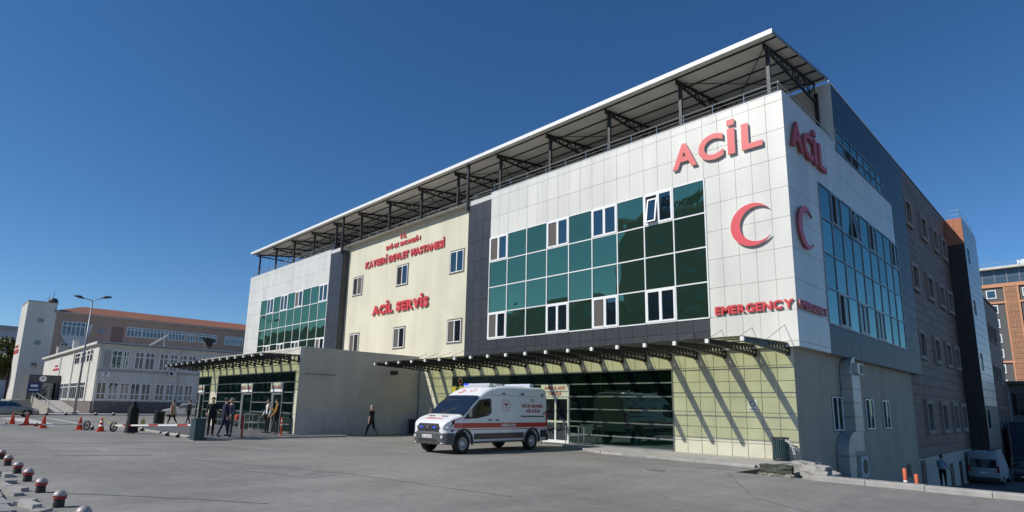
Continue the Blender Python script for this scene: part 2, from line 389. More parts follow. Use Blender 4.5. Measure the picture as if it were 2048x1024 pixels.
def casement(parent, axis, pos, a0, a1, z0, z1, left='curtain', right='casement_glass', fr=.07, m='pvc', open_leaf=None, name='window', surround=None, out=.05):
    """two-leaf window: frame mesh, each leaf pane a child"""
    mb = MB(); mid = (a0+a1)/2
    for b0, b1, c0, c1 in ((a0, a1, z0, z0+fr), (a0, a1, z1-fr, z1), (a0, a0+fr, z0+fr, z1-fr), (a1-fr, a1, z0+fr, z1-fr), (mid-fr*.7, mid+fr*.7, z0+fr, z1-fr)):
        fbox(mb, axis, pos, b0, b1, -.03, out, c0, c1)
    if surround:
        t = surround
        for b0, b1, c0, c1 in ((a0-t, a1+t, z0-t, z0), (a0-t, a1+t, z1, z1+t), (a0-t, a0, z0, z1), (a1, a1+t, z0, z1)):
            fbox(mb, axis, pos, b0, b1, -.03, .012, c0, c1, 1)
    w_ = part(name, mb, [m, 'grey_frame'] if surround else m, parent)
    for k, (b0, b1, gm) in enumerate(((a0+fr, mid-fr*.7, left), (mid+fr*.7, a1-fr, right))):
        p = MB()
        if open_leaf == k:      # tilted leaf, dark room behind
            q = MB(); fbox(q, axis, pos, b0, b1, -.02, -.01, z0+fr, z1-fr); part('opening', q, 'room_dark', w_)
            for c0, c1, d0, d1 in ((b0, b1, z0+fr, z0+fr+.06), (b0, b1, z1-fr-.06, z1-fr), (b0, b0+.06, z0+fr+.06, z1-fr-.06), (b1-.06, b1, z0+fr+.06, z1-fr-.06)):
                fbox(p, axis, pos, c0, c1, .05, .09, d0, d1)
            fbox(p, axis, pos, b0+.05, b1-.05, .06, .075, z0+fr+.05, z1-fr-.05, 1)
            for i, v in enumerate(p.v):      # leans in at the top, stands out at the bottom
                o_ = .14*(1-(v[2]-z0-fr)/(z1-z0-2*fr)); zz = z0+fr+(v[2]-z0-fr)*.9
                p.v[i] = (v[0]*.86+b1*.14, v[1]-o_, zz) if axis == 'y' else (v[0]+o_, v[1]*.86+b1*.14, zz)
            part('open_leaf', p, [m, 'casement_glass'], w_)
        else:
            fbox(p, axis, pos, b0, b1, -.02, .012, z0+fr, z1-fr); part('pane', p, gm, w_)
    return w_
# lettering --------------------------------------------------------------
GC = {}
def glyph(ch, extrude=.05, bold=.02):
    if (ch, bold) not in GC: GC[(ch, bold)] = _glyph(ch, extrude, bold)
    return GC[(ch, bold)].copy()
def _glyph(ch, extrude=.05, bold=.02):
    if ch in 'Iİ':      # plain bar without serifs
        ys = [v.co.y for v in glyph('H', extrude, bold).vertices]; lo, hi = min(ys), max(ys); wv = .115+2*bold
        mb = MB(); mb.box(0, wv, lo, hi, -extrude, extrude)
        if ch == 'İ': mb.box(.0, wv, hi+.09, hi+.09+wv*.95, -extrude, extrude)
        return mb.mesh('glyph')
    cu = bpy.data.curves.new('glyph', 'FONT'); cu.body = ch; cu.size = 1; cu.extrude = extrude; cu.offset = bold; cu.resolution_u = 4
    o = bpy.data.objects.new('glyph', cu); COL.objects.link(o); me = eval_mesh(o); drop(o)
    return me
def letters(parent, text, axis, pos, a0, a1, z0, z1, mface, mside=None, depth=.06, off=.02, bold=.02, spans=None, name='letter', spacing=.07, mapper=None, world=None):
    """each character a mesh of its own, fitted so that the whole line spans a0..a1 and capitals span z0..z1"""
    H = None; items = []; x = 0
    cap = [v.co.y for v in glyph('H', .05, bold).vertices]; lo, hi = min(cap), max(cap)
    prev = ''
    for ch in text:
        if ch == ' ': x += .32; items.append(None); prev = ''; continue
        if prev+ch in ('AC', 'KA', 'AY', 'YS', 'RV', 'Vİ', 'EV', 'VL', 'ET', 'TA', 'ST', 'AS', 'LI', 'AK', 'KY', 'LA', 'AN', 'GA', 'HA', 'DA', 'BA', 'RG'): x -= .06 if prev+ch not in ('AY', 'TA', 'RV') else .12
        prev = ch
        me = glyph(ch, .05, bold); xs = [v.co.x for v in me.vertices]; items.append((me, x, min(xs), max(xs))); x += max(xs)-min(xs)+spacing
    tot = x-spacing; sx = (a1-a0)/tot; sz = (z1-z0)/(hi-lo); out = []; k = 0
    for it in items:
        if it is None: continue
        me, px, mn, mxx = it
        if spans:
            s0, s1 = spans[k]; k += 1; fx = (s1-s0)/(mxx-mn); base = s0
        else: fx = sx; base = a0+px*sx
        for v in me.vertices:
            a = base+(v.co.x-mn)*fx; z = z0+(v.co.y-lo)*sz; o_ = off+(v.co.z+.05)/.1*depth
            v.co = mapper(a, o_, z) if mapper else P3(axis, pos, a, o_, z)
        me.materials.clear(); me.materials.append(MATS[mface]); me.materials.append(MATS[mside or mface])
        if mapper: nrm = None
        for p in me.polygons:
            n = p.normal
            face = abs(n.y) > .7 if axis == 'y' else abs(n.x) > .7
            p.material_index = 0 if (face or mapper) else 1
        me.update()
        bm = bmesh.new(); bm.from_mesh(me); bmesh.ops.recalc_face_normals(bm, faces=bm.faces); bm.to_mesh(me); bm.free()
        out.append(link(name, me, None, parent, world=(mapper is None) if world is None else world))
    return out
# ================================================================== SETTING
g = MB()
g.add([(-1500, -1500, 0), (1500, -1500, 0), (1500, 17.3, 0), (-1500, 17.3, 0)], [(0, 1, 2, 3)])
g.add([(-1500, 17.3, 0), (-7.99, 17.3, 0), (-7.99, 1500, 0), (-1500, 1500, 0)], [(0, 1, 2, 3)])
structure('ground', g, 'asphalt')
yd = MB(); yp = [(17.3, -1.0), (24, -1.2), (42, -2.25), (52, -3.0), (62, -3.2), (1500, -3.2)]
for (y0, z0), (y1, z1) in zip(yp, yp[1:]):
    yd.add([(-7.99, y0, z0), (1500, y0, z0), (1500, y1, z1), (-7.99, y1, z1)], [(0, 1, 2, 3)])
yd.add([(-7.99, 17.3, -1.0), (1500, 17.3, -1.0), (1500, 17.3, 0), (-7.99, 17.3, 0)], [(0, 3, 2, 1)])
mat('yard_shade_asphalt', (.085, .084, .082), .85, noise=.15, nscale=1.5, bump=.3, bscale=40)  # asphalt again, darkened: the deep shade of the yard is in this colour
structure('lower_yard', yd, 'yard_shade_asphalt')
# front pavement with kerb stones
pv = MB(); pv.prism([(-18.2, 22.48), (-18.2, 21.75), (-14.5, 19.75), (-8.1, 19.35), (-7.75, 22.48)], 'z', -.05, .075)
front_walk = structure('pavement', pv, 'sidewalk')
def kerb_run(parent, pts, w, z0, z1, step=1.0, m='kerb', name='kerb_stone', gap=.012):
    for (a, b) in zip(pts, pts[1:]):
        a, b = Vector((*a, 0)), Vector((*b, 0)); d = b-a; n = max(1, round(d.length/step)); ang = math.atan2(d.y, d.x)
        for i in range(n):
            l = d.length/n; c = a+d*((i+.5)/n); key = ('kerb', round(l, 2), w, z0, z1, m)
            if key not in PC:
                mb = MB(); hw, hl, bv = w/2, (l-gap)/2, min(.025, (z1-z0)*.4)
                mb.prism([(-hw, z0), (hw, z0), (hw, z1-bv), (hw-bv, z1), (-hw+bv, z1), (-hw, z1-bv)], 'x', -hl, hl); PC[key] = mb.mesh('kerb_stone'); PC[key].materials.append(MATS[m])
            link(name, PC[key], None, parent, loc=(c.x, c.y, random.uniform(-.006, .006)), rot=(0, 0, ang+random.uniform(-.008, .008)))
kerb_run(front_walk, [(-18.2, 21.66), (-14.55, 19.66), (-8.2, 19.26)], .18, -.05, .085)
# kerb above the lower yard, on the right
kw = MB(); kw.box(-5.75, 24, 17.0, 17.32, -.3, .02); yard_edge = structure('yard_edge', kw, 'kerb')
kerb_run(yard_edge, [(-5.75, 17.14), (24, 17.14)], .36, 0, .13, 1.25)
# dark paved platform in front of the entrance hall
pf = MB(); pf.box(-48, -29.35, 9.6, 14.43, -.05, .09); pf.box(-30.3, -29.35, 14.43, 16.6, -.05, .09)
platform = structure('entrance_platform', pf, 'dark_paving')
kerb_run(platform, [(-29.26, 9.5), (-29.26, 16.6)], .18, -.05, .10)
kerb_run(platform, [(-48, 9.5), (-29.4, 9.5)], .18, -.05, .10)
panel_z = .094
for i in range(30):
    for j in range(8):
        key = 'slab'
        if key not in PC:
            PC[key] = MB().box(-.30, .30, -.29, .29, -.01, 0).mesh('paving_slab'); PC[key].materials.append(MATS['dark_paving'])
        link('paving_slab', PC[key], None, platform, loc=(-29.75-i*.613, 9.95+j*.6, .104+random.uniform(-.003, .003)))
# near pavement at lower left: worn slabs and loose kerb pieces
np_ = MB(); np_.prism([(-60, 1.35), (-60, -6), (-6, -6), (-6, 1.2)], 'z', -.05, .03)
near_walk = structure('near_pavement', np_, 'sidewalk')
for i in range(26):
    for j in range(5):
        x = -7.2-i*.86+random.uniform(-.05, .05); y = 1.0-j*.62+random.uniform(-.03, .03)
        L_, W_ = random.uniform(.36, .42), random.uniform(.25, .29)
        mb = MB(); mb.box(-L_, L_, -W_, W_, -.03, .022+random.uniform(0, .012))
        part('paving_slab', mb, 'paver', near_walk, loc=(x, y, .03), rot=(random.uniform(-.02, .02), random.uniform(-.02, .02), random.uniform(-.07, .07)))
for i in range(24):
    x = -9.4-i*.62+random.uniform(-.15, .15)
    if random.random() < .12: continue
    mb = MB(); l, wv, h = random.uniform(.22, .40), random.uniform(.07, .12), random.uniform(.04, .09)
    mb.prism([(-l, -wv), (l*random.uniform(.7, 1), -wv), (l, wv*random.uniform(.5, 1)), (-l*random.uniform(.7, 1), wv)], 'z', 0, h)
    part('kerb_stone', mb, 'kerb', near_walk, loc=(x, 1.52+random.uniform(-.22, .16), -.005), rot=(random.uniform(-.06, .06), random.uniform(-.06, .06), random.uniform(-.5, .35)))
# far street kerb, near the seven building
fk = MB(); fk.box(-83.9, -77.6, -20, 60, -.05, .10); far_walk = structure('far_pavement', fk, 'sidewalk')
kerb_run(far_walk, [(-77.5, -5), (-77.5, 40)], .22, -.05, .13, 1.5)
# painted marks and repair patches: thin sheets on the asphalt
def sheet(name, pts, z, m, kind='structure', label=None):
    mb = MB(); mb.add([(x, y, z) for x, y in pts], [tuple(range(len(pts)))]); o = part(name, mb, m, None); tag(o, kind=kind); return o
sheet('painted_mark', [(-25.9, 4.75), (-25.7, 4.75), (-24.8, 4.95), (-25.05, 4.98)], .004, 'road_paint')
sheet('painted_mark', [(-25.9, 4.95), (-25.85, 4.87), (-25.5, 6.8), (-25.6, 6.85)], .004, 'road_paint')
sheet('painted_mark', [(-24.9, 4.98), (-24.8, 4.95), (-24.7, 6.7), (-24.78, 6.75)], .004, 'road_paint')
sheet('painted_mark', [(-68, 5.2), (-66, 6.6), (-49.5, 6.9), (-48, 6.2), (-60, 5.3)], .004, 'road_paint')
sheet('painted_line', [(-66.8, 8.2), (-66.8, 8.5), (-52.4, 8.5), (-52.4, 8.2)], .004, 'road_paint')
mat('asphalt_patch', (.225, .218, .205), .85, noise=.2, nscale=1.5, bump=.4, bscale=50)
mat('tar', (.15, .148, .145), .6, noise=.2, nscale=4)
sheet('asphalt_patch', [(-12.9, 17.4), (-8.2, 17.7), (-8.3, 19.1), (-13.2, 19.4)], .004, 'asphalt_patch')
def crack(pts, w_):
    mb = MB()
    L = [Vector((*p, .005)) for p in pts]; n = []
    for a, b in zip(L, L[1:]):
        k = max(2, int((b-a).length/.35))
        for i in range(k): n.append(a.lerp(b, i/k)+Vector((random.uniform(-.03, .03), random.uniform(-.03, .03), 0)))
    n.append(L[-1])
    for a, b in zip(n, n[1:]):
        d = (b-a).normalized(); s_ = Vector((-d.y, d.x, 0))*w_/2*random.uniform(.6, 1.2)
        mb.add([a-s_, b-s_, b+s_, a+s_], [(0, 1, 2, 3)])
    o = part('tar_seam', mb, 'tar', None); tag(o, kind='structure')
sheet('asphalt_patch', [(-16.2, 6.2), (-13.6, 6.9), (-13.9, 7.7), (-16.5, 7.1)], .0045, 'asphalt_patch'); sheet('asphalt_patch', [(-24.5, 8.6), (-21.2, 9.4), (-21.5, 10.6), (-24.7, 9.9)], .0045, 'asphalt_patch')
sheet('asphalt_patch', [(-45, 9.2), (-33, 11.4), (-33.4, 12.6), (-45, 10.2)], .0045, 'asphalt_patch') if False else None
crack([(-31, 2.6), (-29, 5), (-28.2, 8.8)], .09); crack([(-26.5, 2.3), (-25.2, 3.6), (-24.4, 4.6)], .05); crack([(-23.2, 3.2), (-22.6, 4.4), (-22, 5.6)], .16)
crack([(-14, 2.2), (-12.2, 3.6), (-10.6, 4.6)], .06); crack([(-8.2, 17.2), (-5.4, 12.5), (-3, 11)], .02); crack([(-20, 6), (-14, 8), (-8.5, 8.6)], .03)
mh = thing('manhole_cover', 'round dark manhole cover in the asphalt before the cream tiled wall', 'manhole', (-9.6, 15.6, 0))
part('rim', MB().lathe([(.36, 0), (.36, .006), (.31, .006), (.31, 0)], 28, ring=True), 'kerb', mh, world=False)
part('lid', MB().lathe([(.30, 0), (.30, .008)], 28), 'tar', mh, world=False)
# ================================================================== HOSPITAL
YU, YG, XU, XL = 22.35, 22.5, -7.67, -7.96
hos = thing('hospital_building', 'long white and cream hospital block with teal glazing and rooftop canopy', 'building', (-34, 30, 0))
c = MB()
c.box(-26.5, XU-.04, YU+.04, 42.34, 4.14, 14.2); c.box(-42.0, -26.4, 22.94, 42.2, 4.2, 14.22); c.box(-60.74, -41.94, YU+.04, 42.34, 4.14, 14.2)
c.box(-60.6, XL-.02, YG+.04, 40.8, -3.4, 4.3)
part('wall', c, 'white_joint', hos)
c = MB(); c.box(-41.92, -26.47, 22.9, 23.1, 4.1, 14.30); part('cream_wall', c, 'cream', hos)
c = MB(); c.box(XL-.03, XL, YG+.06, 40.75, -3.4, 4.18); part('side_wall', c, 'side_plaster', hos)
pc = MB(); pc.box(-24.46, XU-.002, YU-.012, YU+.28, 14.235, 14.275); pc.box(XU-.28, XU+.012, YU+.28, 28.8, 14.235, 14.275); pc.box(-60.78, -43.9, YU-.012, YU+.28, 14.235, 14.275)
part('parapet_cap', pc, 'alu', hos)
# white cladding
z_w = [4.14, 4.34, 5.5, 6.7, 7.9, 9.1, 10.3, 11.5, 12.7, 13.9, 14.24]
gx = lin(-24.46, -11.07, 9); half = lin(-24.46, -11.07, 18)
panels(hos, 'y', YU, half, [11.5, 12.7, 13.9, 14.24], 'white_panel', 'white_panel')
panels(hos, 'y', YU, lin(-11.07, XU, 5), z_w, 'white_panel', 'white_panel')
panels(hos, 'x', XU, lin(YU+.045, 25.85, 3), z_w, 'white_panel', 'white_panel')
panels(hos, 'x', XU, lin(25.85, 38.95, 9)[:3], [11.5, 12.7, 13.9, 14.24], 'white_panel', 'white_panel')
panels(hos, 'x', XU, lin(25.85, 38.95, 9)[2:], [11.5, 12.7, 13.92], 'white_panel', 'white_panel')
lgx = lin(-57.35, -43.9, 9); panels(hos, 'y', YU, lin(-57.35, -43.9, 18), [11.5, 12.7, 13.9, 14.24], 'white_panel', 'white_panel')
panels(hos, 'y', YU, lin(-60.78, -57.35, 5), z_w, 'white_panel', 'white_panel')
# dark tiles
zd = [4.14, 4.95, 5.5, 6.7, 7.9, 9.1, 10.3, 11.5, 12.7, 13.9]
panels(hos, 'y', YU, lin(-26.5, -24.46, 3), zd, 'dark_tile', 'dark_tile')
panels(hos, 'y', YU, half, [4.14, 4.95, 5.5], 'dark_tile', 'dark_tile')
panels(hos, 'y', YU, lin(-43.9, -41.9, 3), zd, 'dark_tile', 'dark_tile')
panels(hos, 'x', -41.9, [YU+.05, 22.9], zd, 'dark_tile', 'dark_tile')
panels(hos, 'y', YU, lin(-57.35, -43.9, 9), [4.14, 5.5], 'dark_tile', 'dark_tile')
# blue cladding on the side
panels(hos, 'x', XU, lin(25.85, 42.4, 24), [4.12, 5.40], 'blue_panel', 'blue_panel')
panels(hos, 'x', XU, lin(39.05, 42.4, 2), lin(5.40, 17.4, 18), 'blue_panel', 'blue_panel')
# upper storey behind the terrace
c = MB(); c.box(-55, XU-.04, 28.94, 42.3, 14.1, 17.35); part('upper_wall', c, 'joint', hos)
upwin = (29.0, 37.1, 14.02, 15.1)
panels(hos, 'x', XU, lin(28.95, 39.05, 7), [15.12, 16.25, 17.4], 'blue_deep', 'blue_panel')
panels(hos, 'x', XU, [37.15, 39.05], [13.95, 15.12], 'blue_panel', 'blue_panel')
panels(hos, 'y', 28.9, lin(-55, XU-.01, 30), [14.1, 15.2, 16.3, 17.4], 'white_panel', 'terrace_panel')
cp = MB(); cp.box(XU-.25, XU+.03, 28.86, 42.45, 17.36, 17.44); cp.box(-55, XU-.25, 28.86, 29.1, 17.36, 17.44); part('roof_edge', cp, 'alu', hos)
rl = MB(); rl.tube([(XU-.1, 29, 17.62), (XU-.1, 42.4, 17.62)], .018, 6)
for i in range(10): rl.tube([(XU-.1, 29.2+i*1.45, 17.42), (XU-.1, 29.2+i*1.45, 17.62)], .014, 6)
part('roof_rail', rl, 'rail', hos)
# curtain walls --------------------------------------------------------
def curtain(axis, pos, As, Zs, cas, glass, opens=(), mw=.055, mm='alu', name='curtain_wall'):
    mb = MB()
    for a in As: fbox(mb, axis, pos, a-mw/2, a+mw/2, -.02, .035, Zs[0], Zs[-1])
    for z in Zs:
        for a, b in zip(As, As[1:]): fbox(mb, axis, pos, a+mw/2, b-mw/2, -.02, .03, z-mw/2, z+mw/2)
    cw = part(name, mb, mm, hos)
    for j in range(len(Zs)-1):
        for i in range(len(As)-1):
            a0, a1, z0, z1 = As[i]+mw/2, As[i+1]-mw/2, Zs[j]+mw/2, Zs[j+1]-mw/2
            if (j, i) in cas:
                l, r = cas[(j, i)]; casement_sub(cw, axis, pos, a0, a1, z0, z1, l, r, (j, i) in opens)
            else:
                p = MB(); fbox(p, axis, pos, a0, a1, -.02, .0, z0, z1); o = part('pane', p, glass, cw)
    return cw
def casement_sub(cw, axis, pos, a0, a1, z0, z1, l, r, op):
    fm = 'pvc' if axis == 'y' else 'galv'
    fr = .085; mid = (a0+a1)/2; mb = MB()
    for b0, b1, c0, c1 in ((a0, a1, z0, z0+fr), (a0, a1, z1-fr, z1), (a0, a0+fr, z0+fr, z1-fr), (a1-fr, a1, z0+fr, z1-fr), (mid-fr*.8, mid+fr*.8, z0+fr, z1-fr)):
        fbox(mb, axis, pos, b0, b1, -.02, .05, c0, c1)
    part('casement_frame', mb, fm, cw)
    for k, (b0, b1, gm) in enumerate(((a0+fr, mid-fr*.8, l), (mid+fr*.8, a1-fr, r))):
        p = MB()
        if op and k == 0:
            q = MB(); fbox(q, axis, pos, b0, b1, -.015, -.005, z0+fr, z1-fr); part('opening', q, 'room_dark', cw)
            for c0, c1, d0, d1, mi in ((b0, b1, z0+fr, z0+fr+.07, 0), (b0, b1, z1-fr-.07, z1-fr, 0), (b0, b0+.07, z0+fr+.07, z1-fr-.07, 0), (b1-.07, b1, z0+fr+.07, z1-fr-.07, 0), (b0+.06, b1-.06, z0+fr+.06, z1-fr-.06, 1)):
                fbox(p, axis, pos, c0, c1, .02+.01*mi, .06-.015*mi, d0, d1, mi)
            for i, v in enumerate(p.v):
                t = (v[2]-z0-fr)/(z1-z0-2*fr); o_ = .14*(1-t); zz = z0+fr+(v[2]-z0-fr)*.88
                sh = .10*t
                p.v[i] = (v[0]*.9+b1*.1+sh*.4, v[1]-o_, zz) if axis == 'y' else (v[0]+o_, v[1]*.9+b1*.1, zz)
            part('open_leaf', p, [fm, 'casement_glass'], cw)
        else:
            fbox(p, axis, pos, b0, b1, -.02, .015, z0+fr, z1-fr); part('casement_pane', p, gm, cw)
zs = lin(5.5, 11.48, 4); zs[-1] = 11.47
C_, G_ = 'curtain', 'casement_glass'
curtain('y', YU, gx, zs, {(3, 0): (C_, G_), (3, 3): (C_, G_), (3, 5): (G_, G_), (3, 7): (G_, G_), (0, 0): (C_, G_), (0, 3): (G_, G_), (0, 5): (C_, G_), (0, 7): (G_, G_)}, 'teal_glass', {(3, 7)})
curtain('y', YU, lgx, zs, {(3, 1): (G_, G_), (3, 3): (G_, G_), (3, 5): (C_, G_), (3, 8): (G_, G_), (0, 1): (G_, C_), (0, 3): (C_, G_), (0, 5): (G_, C_), (0, 8): (C_, G_)}, 'teal_glass')
R_ = 'room_dark'
curtain('x', XU, lin(25.85, 39.05, 9), lin(5.4, 11.47, 4), {(3, 1): (R_, G_), (3, 3): (G_, G_), (3, 5): (R_, G_), (3, 8): (R_, G_), (0, 1): (R_, G_), (0, 3): (G_, G_), (0, 5): (G_, G_)}, 'blue_glass', {(3, 3)}, mw=.06, mm='galv')
curtain('x', XU, lin(29.0, 37.1, 7), [13.98, 14.52, 15.1], {}, 'blue_glass', mw=.06, mm='galv', name='clerestory')
q = MB()
for a in (1, 2): fbox(q, 'x', XU, 29.0+8.1/7*a+.05, 29.0+8.1/7*(a+1)-.05, -.005, .004, 14.02, 14.48)
part('open_window', q, 'room_dark', hos)
# cream wall windows
for i, (a, z0) in enumerate(((-40.95, 10.02), (-34.92, 10.02), (-28.88, 10.02), (-40.95, 5.57), (-34.92, 5.57), (-28.88, 5.57))):
    casement(hos, 'y', 22.9, a+.10, a+1.40, z0+.06, z0+1.44, ('room_dark', 'room_dark', 'casement_glass', 'curtain', 'curtain', 'curtain')[i], ('curtain', 'window_glass', 'casement_glass', 'room_dark', 'window_glass', 'window_glass')[i], fr=.05, surround=.10)
# lower side wall windows
for a in (26.35, 31.0, 33.9):
    w_ = casement(hos, 'x', XL, a, a+1.25, 1.07, 2.45, 'room_dark', 'green_dark_glass', fr=.05, surround=.05)
# front tiles at ground level
tz = [.0, .58, 1.14, 1.72, 2.31, 2.91, 3.49, 4.13]
panels(hos, 'y', YG, lin(-12.95, XL, 8), tz, 'cream_tile', 'wall_tile', gap=.02)
panels(hos, 'y', YG, lin(-31.0, -27.64, 5), tz, 'cream_tile', 'wall_tile', gap=.02)
panels(hos, 'y', YG, lin(-27.64, -12.95, 24), [3.49, 4.13], 'cream_tile', 'wall_tile', gap=.02)
def store_front(parent, Y, x0, x1, z0, rails, z1, verts, gaps, m='green_dark_glass', sill=True):
    """dark green glazing with horizontal rails; gaps are door bays left free"""
    zz = [z0]+rails+[z1]
    fr = MB()
    segs = []; x = x0
    for a, b, zt in gaps: segs.append((x, a)); x = b
    segs.append((x, x1))
    for z in rails:
        for a, b in (segs if z < 2.3 else [(x0, x1)]): fr.box(a, b, Y-.035, Y+.02, z-.028, z+.028)
    fr.box(x0-.05, x1+.05, Y-.03, Y+.02, z1, z1+.05); fr.box(x0-.05, x0, Y-.03, Y+.02, z0, z1); fr.box(x1, x1+.05, Y-.03, Y+.02, z0, z1)
    if sill:
        for a, b in segs: fr.box(a, b, Y-.06, Y+.02, z0-.12, z0)
    f = part('glazing_frame', fr, 'galv', parent)
    for k in range(len(zz)-1):
        for a, b in (segs if zz[k+1] < 2.4 else [(x0, x1)]):
            vs = [a]+[v for v in verts if a+.2 < v < b-.2]+[b]
            for p, q in zip(vs, vs[1:]):
                mb = MB(); mb.box(p+.008, q-.008, Y, Y+.015, zz[k]+.03, zz[k+1]-.03); part('pane', mb, m, f)
    return f
store_front(hos, YG+.005, -27.62, -12.97, .13, [.55, 1.15, 1.73, 2.32, 2.91], 3.46, [-26, -24.4, -22.8, -16.7, -14.85], [(-20.35, -18.55, 2.3)])
# ambulance entrance doors
dr = MB(); x0, x1 = -20.3, -18.6; mid = (x0+x1)/2
for a, b, z0, z1 in ((x0, x0+.08, .08, 2.3), (x1-.08, x1, .08, 2.3), (x0+.08, x1-.08, 2.2, 2.3), (mid-.05, mid+.05, .08, 2.2), (x0+.08, mid-.05, .08, .22), (mid+.05, x1-.08, .08, .22), (x0+.08, mid-.05, 1.06, 1.15), (mid+.05, x1-.08, 1.06, 1.15)):
    dr.box(a, b, YG-.05, YG+.02, z0, z1)
door = part('door', dr, 'alu', hos)
for a, b in ((x0+.08, mid-.05), (mid+.05, x1-.08)):
    for z0, z1 in ((.22, 1.06), (1.15, 2.2)):
        mb = MB(); mb.box(a, b, YG-.005, YG+.01, z0, z1); part('pane', mb, 'window_glass', door)
# ------------------------------------------------------------ bracketed glass canopy
def bracket_mesh(Lb, zw0, zw1, zt0, zt1, nh):
    cu = bpy.data.curves.new('b', 'CURVE'); cu.dimensions = '2D'; cu.fill_mode = 'BOTH'; cu.extrude = .028
    def sp(pts):
        s_ = cu.splines.new('POLY'); s_.points.add(len(pts)-1); s_.use_cyclic_u = True
        for p, q in zip(s_.points, pts): p.co = (q[0], q[1], 0, 1)
    sp([(0, zw0), (Lb*.5, zw0+(zt0-zw0)*.62), (Lb, zt0), (Lb, zt1), (0, zw1)])
    for k in range(nh):
        d = .16+k*Lb*.5/nh; zc0 = zw0+(zt0-zw0)*.62*d/(Lb*.5); zc1 = zw1+(zt1-zw1)*d/Lb; r = (zc1-zc0)*.36
        sp([(d+r*math.cos(t*math.pi/8)*.8, (zc0+zc1)/2+r*math.sin(t*math.pi/8)) for t in range(16)])
    o = bpy.data.objects.new('b', cu); COL.objects.link(o); me = eval_mesh(o); drop(o)
    for v in me.vertices: v.co = (v.co.z, -v.co.x, v.co.y)      # plate in the yz plane reaching out to -y
    me.materials.clear(); me.materials.append(MATS['steel']); return me
def bracket_canopy(parent, Y, xs, Lb, zw0, zw1, zt0, zt1, rod_to, nh=6):
    me = bracket_mesh(Lb, zw0, zw1, zt0, zt1, nh)
    slope = (zt1-zw1)/Lb
    pu = MB()
    for d in (.25, .5, .75, .985):
        zc = zw1+slope*Lb*d
        pu.beam((xs[0], Y-Lb*d, zc+.025), (xs[-1], Y-Lb*d, zc+.025), .022, .03)
    cn = part('canopy', pu, 'steel', parent)
    fl = MB(); fl.beam((0, 0, zw0), (0, -Lb*.5, zw0+(zt0-zw0)*.62), .15, .018); fl.beam((0, -Lb*.5, zw0+(zt0-zw0)*.62), (0, -Lb, zt0), .15, .018); fl.beam((0, 0, zw1), (0, -Lb, zt1), .15, .018); fl.box(-.09, .09, -.02, 0, zw0-.03, zw1+.03)
    flm = fl.mesh('flange'); flm.materials.append(MATS['steel'])
    cap = MB(); cap.box(-.06, .06, -.05, .06, zt0-.01, zt1+.02); capm = cap.mesh('end_cap'); capm.materials.append(MATS['white_paint'])
    for x in xs:
        link('bracket', me, None, cn, loc=(x, Y, 0)); link('flange', flm, None, cn, loc=(x, Y, 0)); link('end_cap', capm, None, cn, loc=(x, Y-Lb, 0))
        if rod_to: part('tie_rod', MB().tube([(x, Y-Lb*.52, zw1+slope*Lb*.52), (x, rod_to[0], rod_to[1])], .012, 5), 'galv', cn)
    for a, b in zip(xs, xs[1:]):
        for d0, d1 in ((.0, .5), (.505, 1.)):
            mb = MB(); za, zb_ = zw1+slope*Lb*d0+.055, zw1+slope*Lb*d1+.055
            mb.add([(a+.012, Y-Lb*d0, za), (b-.012, Y-Lb*d0, za), (b-.012, Y-Lb*d1, zb_), (a+.012, Y-Lb*d1, zb_)], [(0, 1, 2, 3)])
            part('glass_panel', mb, 'canopy_glass', cn)
    return cn
xs = [-8.15-1.222*k for k in range(19)][::-1]
bracket_canopy(hos, YG, xs, 3.85, 3.86, 4.29, 4.03, 4.14, (YU, 4.96), 7)
# ------------------------------------------------------------ rooftop canopy
def roof_z(y): return 16.63+(y-22.0)*.138
ru = MB(); x0, x1 = -60.25, -7.72
ru.prism([(21.98, roof_z(21.98)), (28.8, roof_z(28.8)), (28.8, roof_z(28.8)+.05), (21.98, roof_z(21.98)+.05)], 'x', x0, x1)
rc = part('roof_canopy', ru, 'roof_under', hos)
rt = MB(); rt.prism([(21.95, roof_z(21.95)+.055), (28.8, roof_z(28.8)+.055), (28.8, roof_z(28.8)+.08), (21.95, roof_z(21.95)+.08)], 'x', x0, x1)
for i in range(106): rt.beam((x0+.25+i*.495, 21.97, roof_z(21.97)+.09), (x0+.25+i*.495, 28.8, roof_z(28.8)+.09), .05, .035)
part('roof_sheet', rt, 'roof_sheet', rc)
fa = MB(); fa.box(x0, x1, 21.90, 21.945, 16.60, 16.80); part('fascia', fa, 'white_paint', rc)
fe = MB()
for X in (x0, x1): fe.prism([(21.95, roof_z(21.95)-.03), (28.8, roof_z(28.8)-.03), (28.8, roof_z(28.8)+.10), (21.95, roof_z(21.95)+.10)], 'x', X-.012, X+.012)
part('end_trim', fe, 'galv', rc)
colx = [-8.3-3.985*k for k in range(14)]
tr = MB()
tz0 = 16.52
tr.beam((0, 22.5, roof_z(22.5)-.06), (0, 28.7, roof_z(28.7)-.06), .09, .09); tr.beam((0, 22.5, tz0), (0, 28.7, tz0), .09, .09)
ys_ = lin(22.9, 28.6, 8)
for k in range(8):
    a, b = ys_[k], ys_[k+1]; tr.beam((0, b, tz0), (0, b, roof_z(b)-.06), .045)
    tr.beam((0, a, tz0 if k % 2 else roof_z(a)-.06), (0, b, roof_z(b)-.06 if k % 2 else tz0), .045)
trm = tr.mesh('truss'); trm.materials.append(MATS['steel'])
clm = MB().box(-.07, .07, -.07, .07, 14.2, tz0+.1).mesh('column'); clm.materials.append(MATS['steel'])
clb = MB().box(-.08, .08, -.08, .08, 14.2, tz0+.5).mesh('column'); clb.materials.append(MATS['steel'])
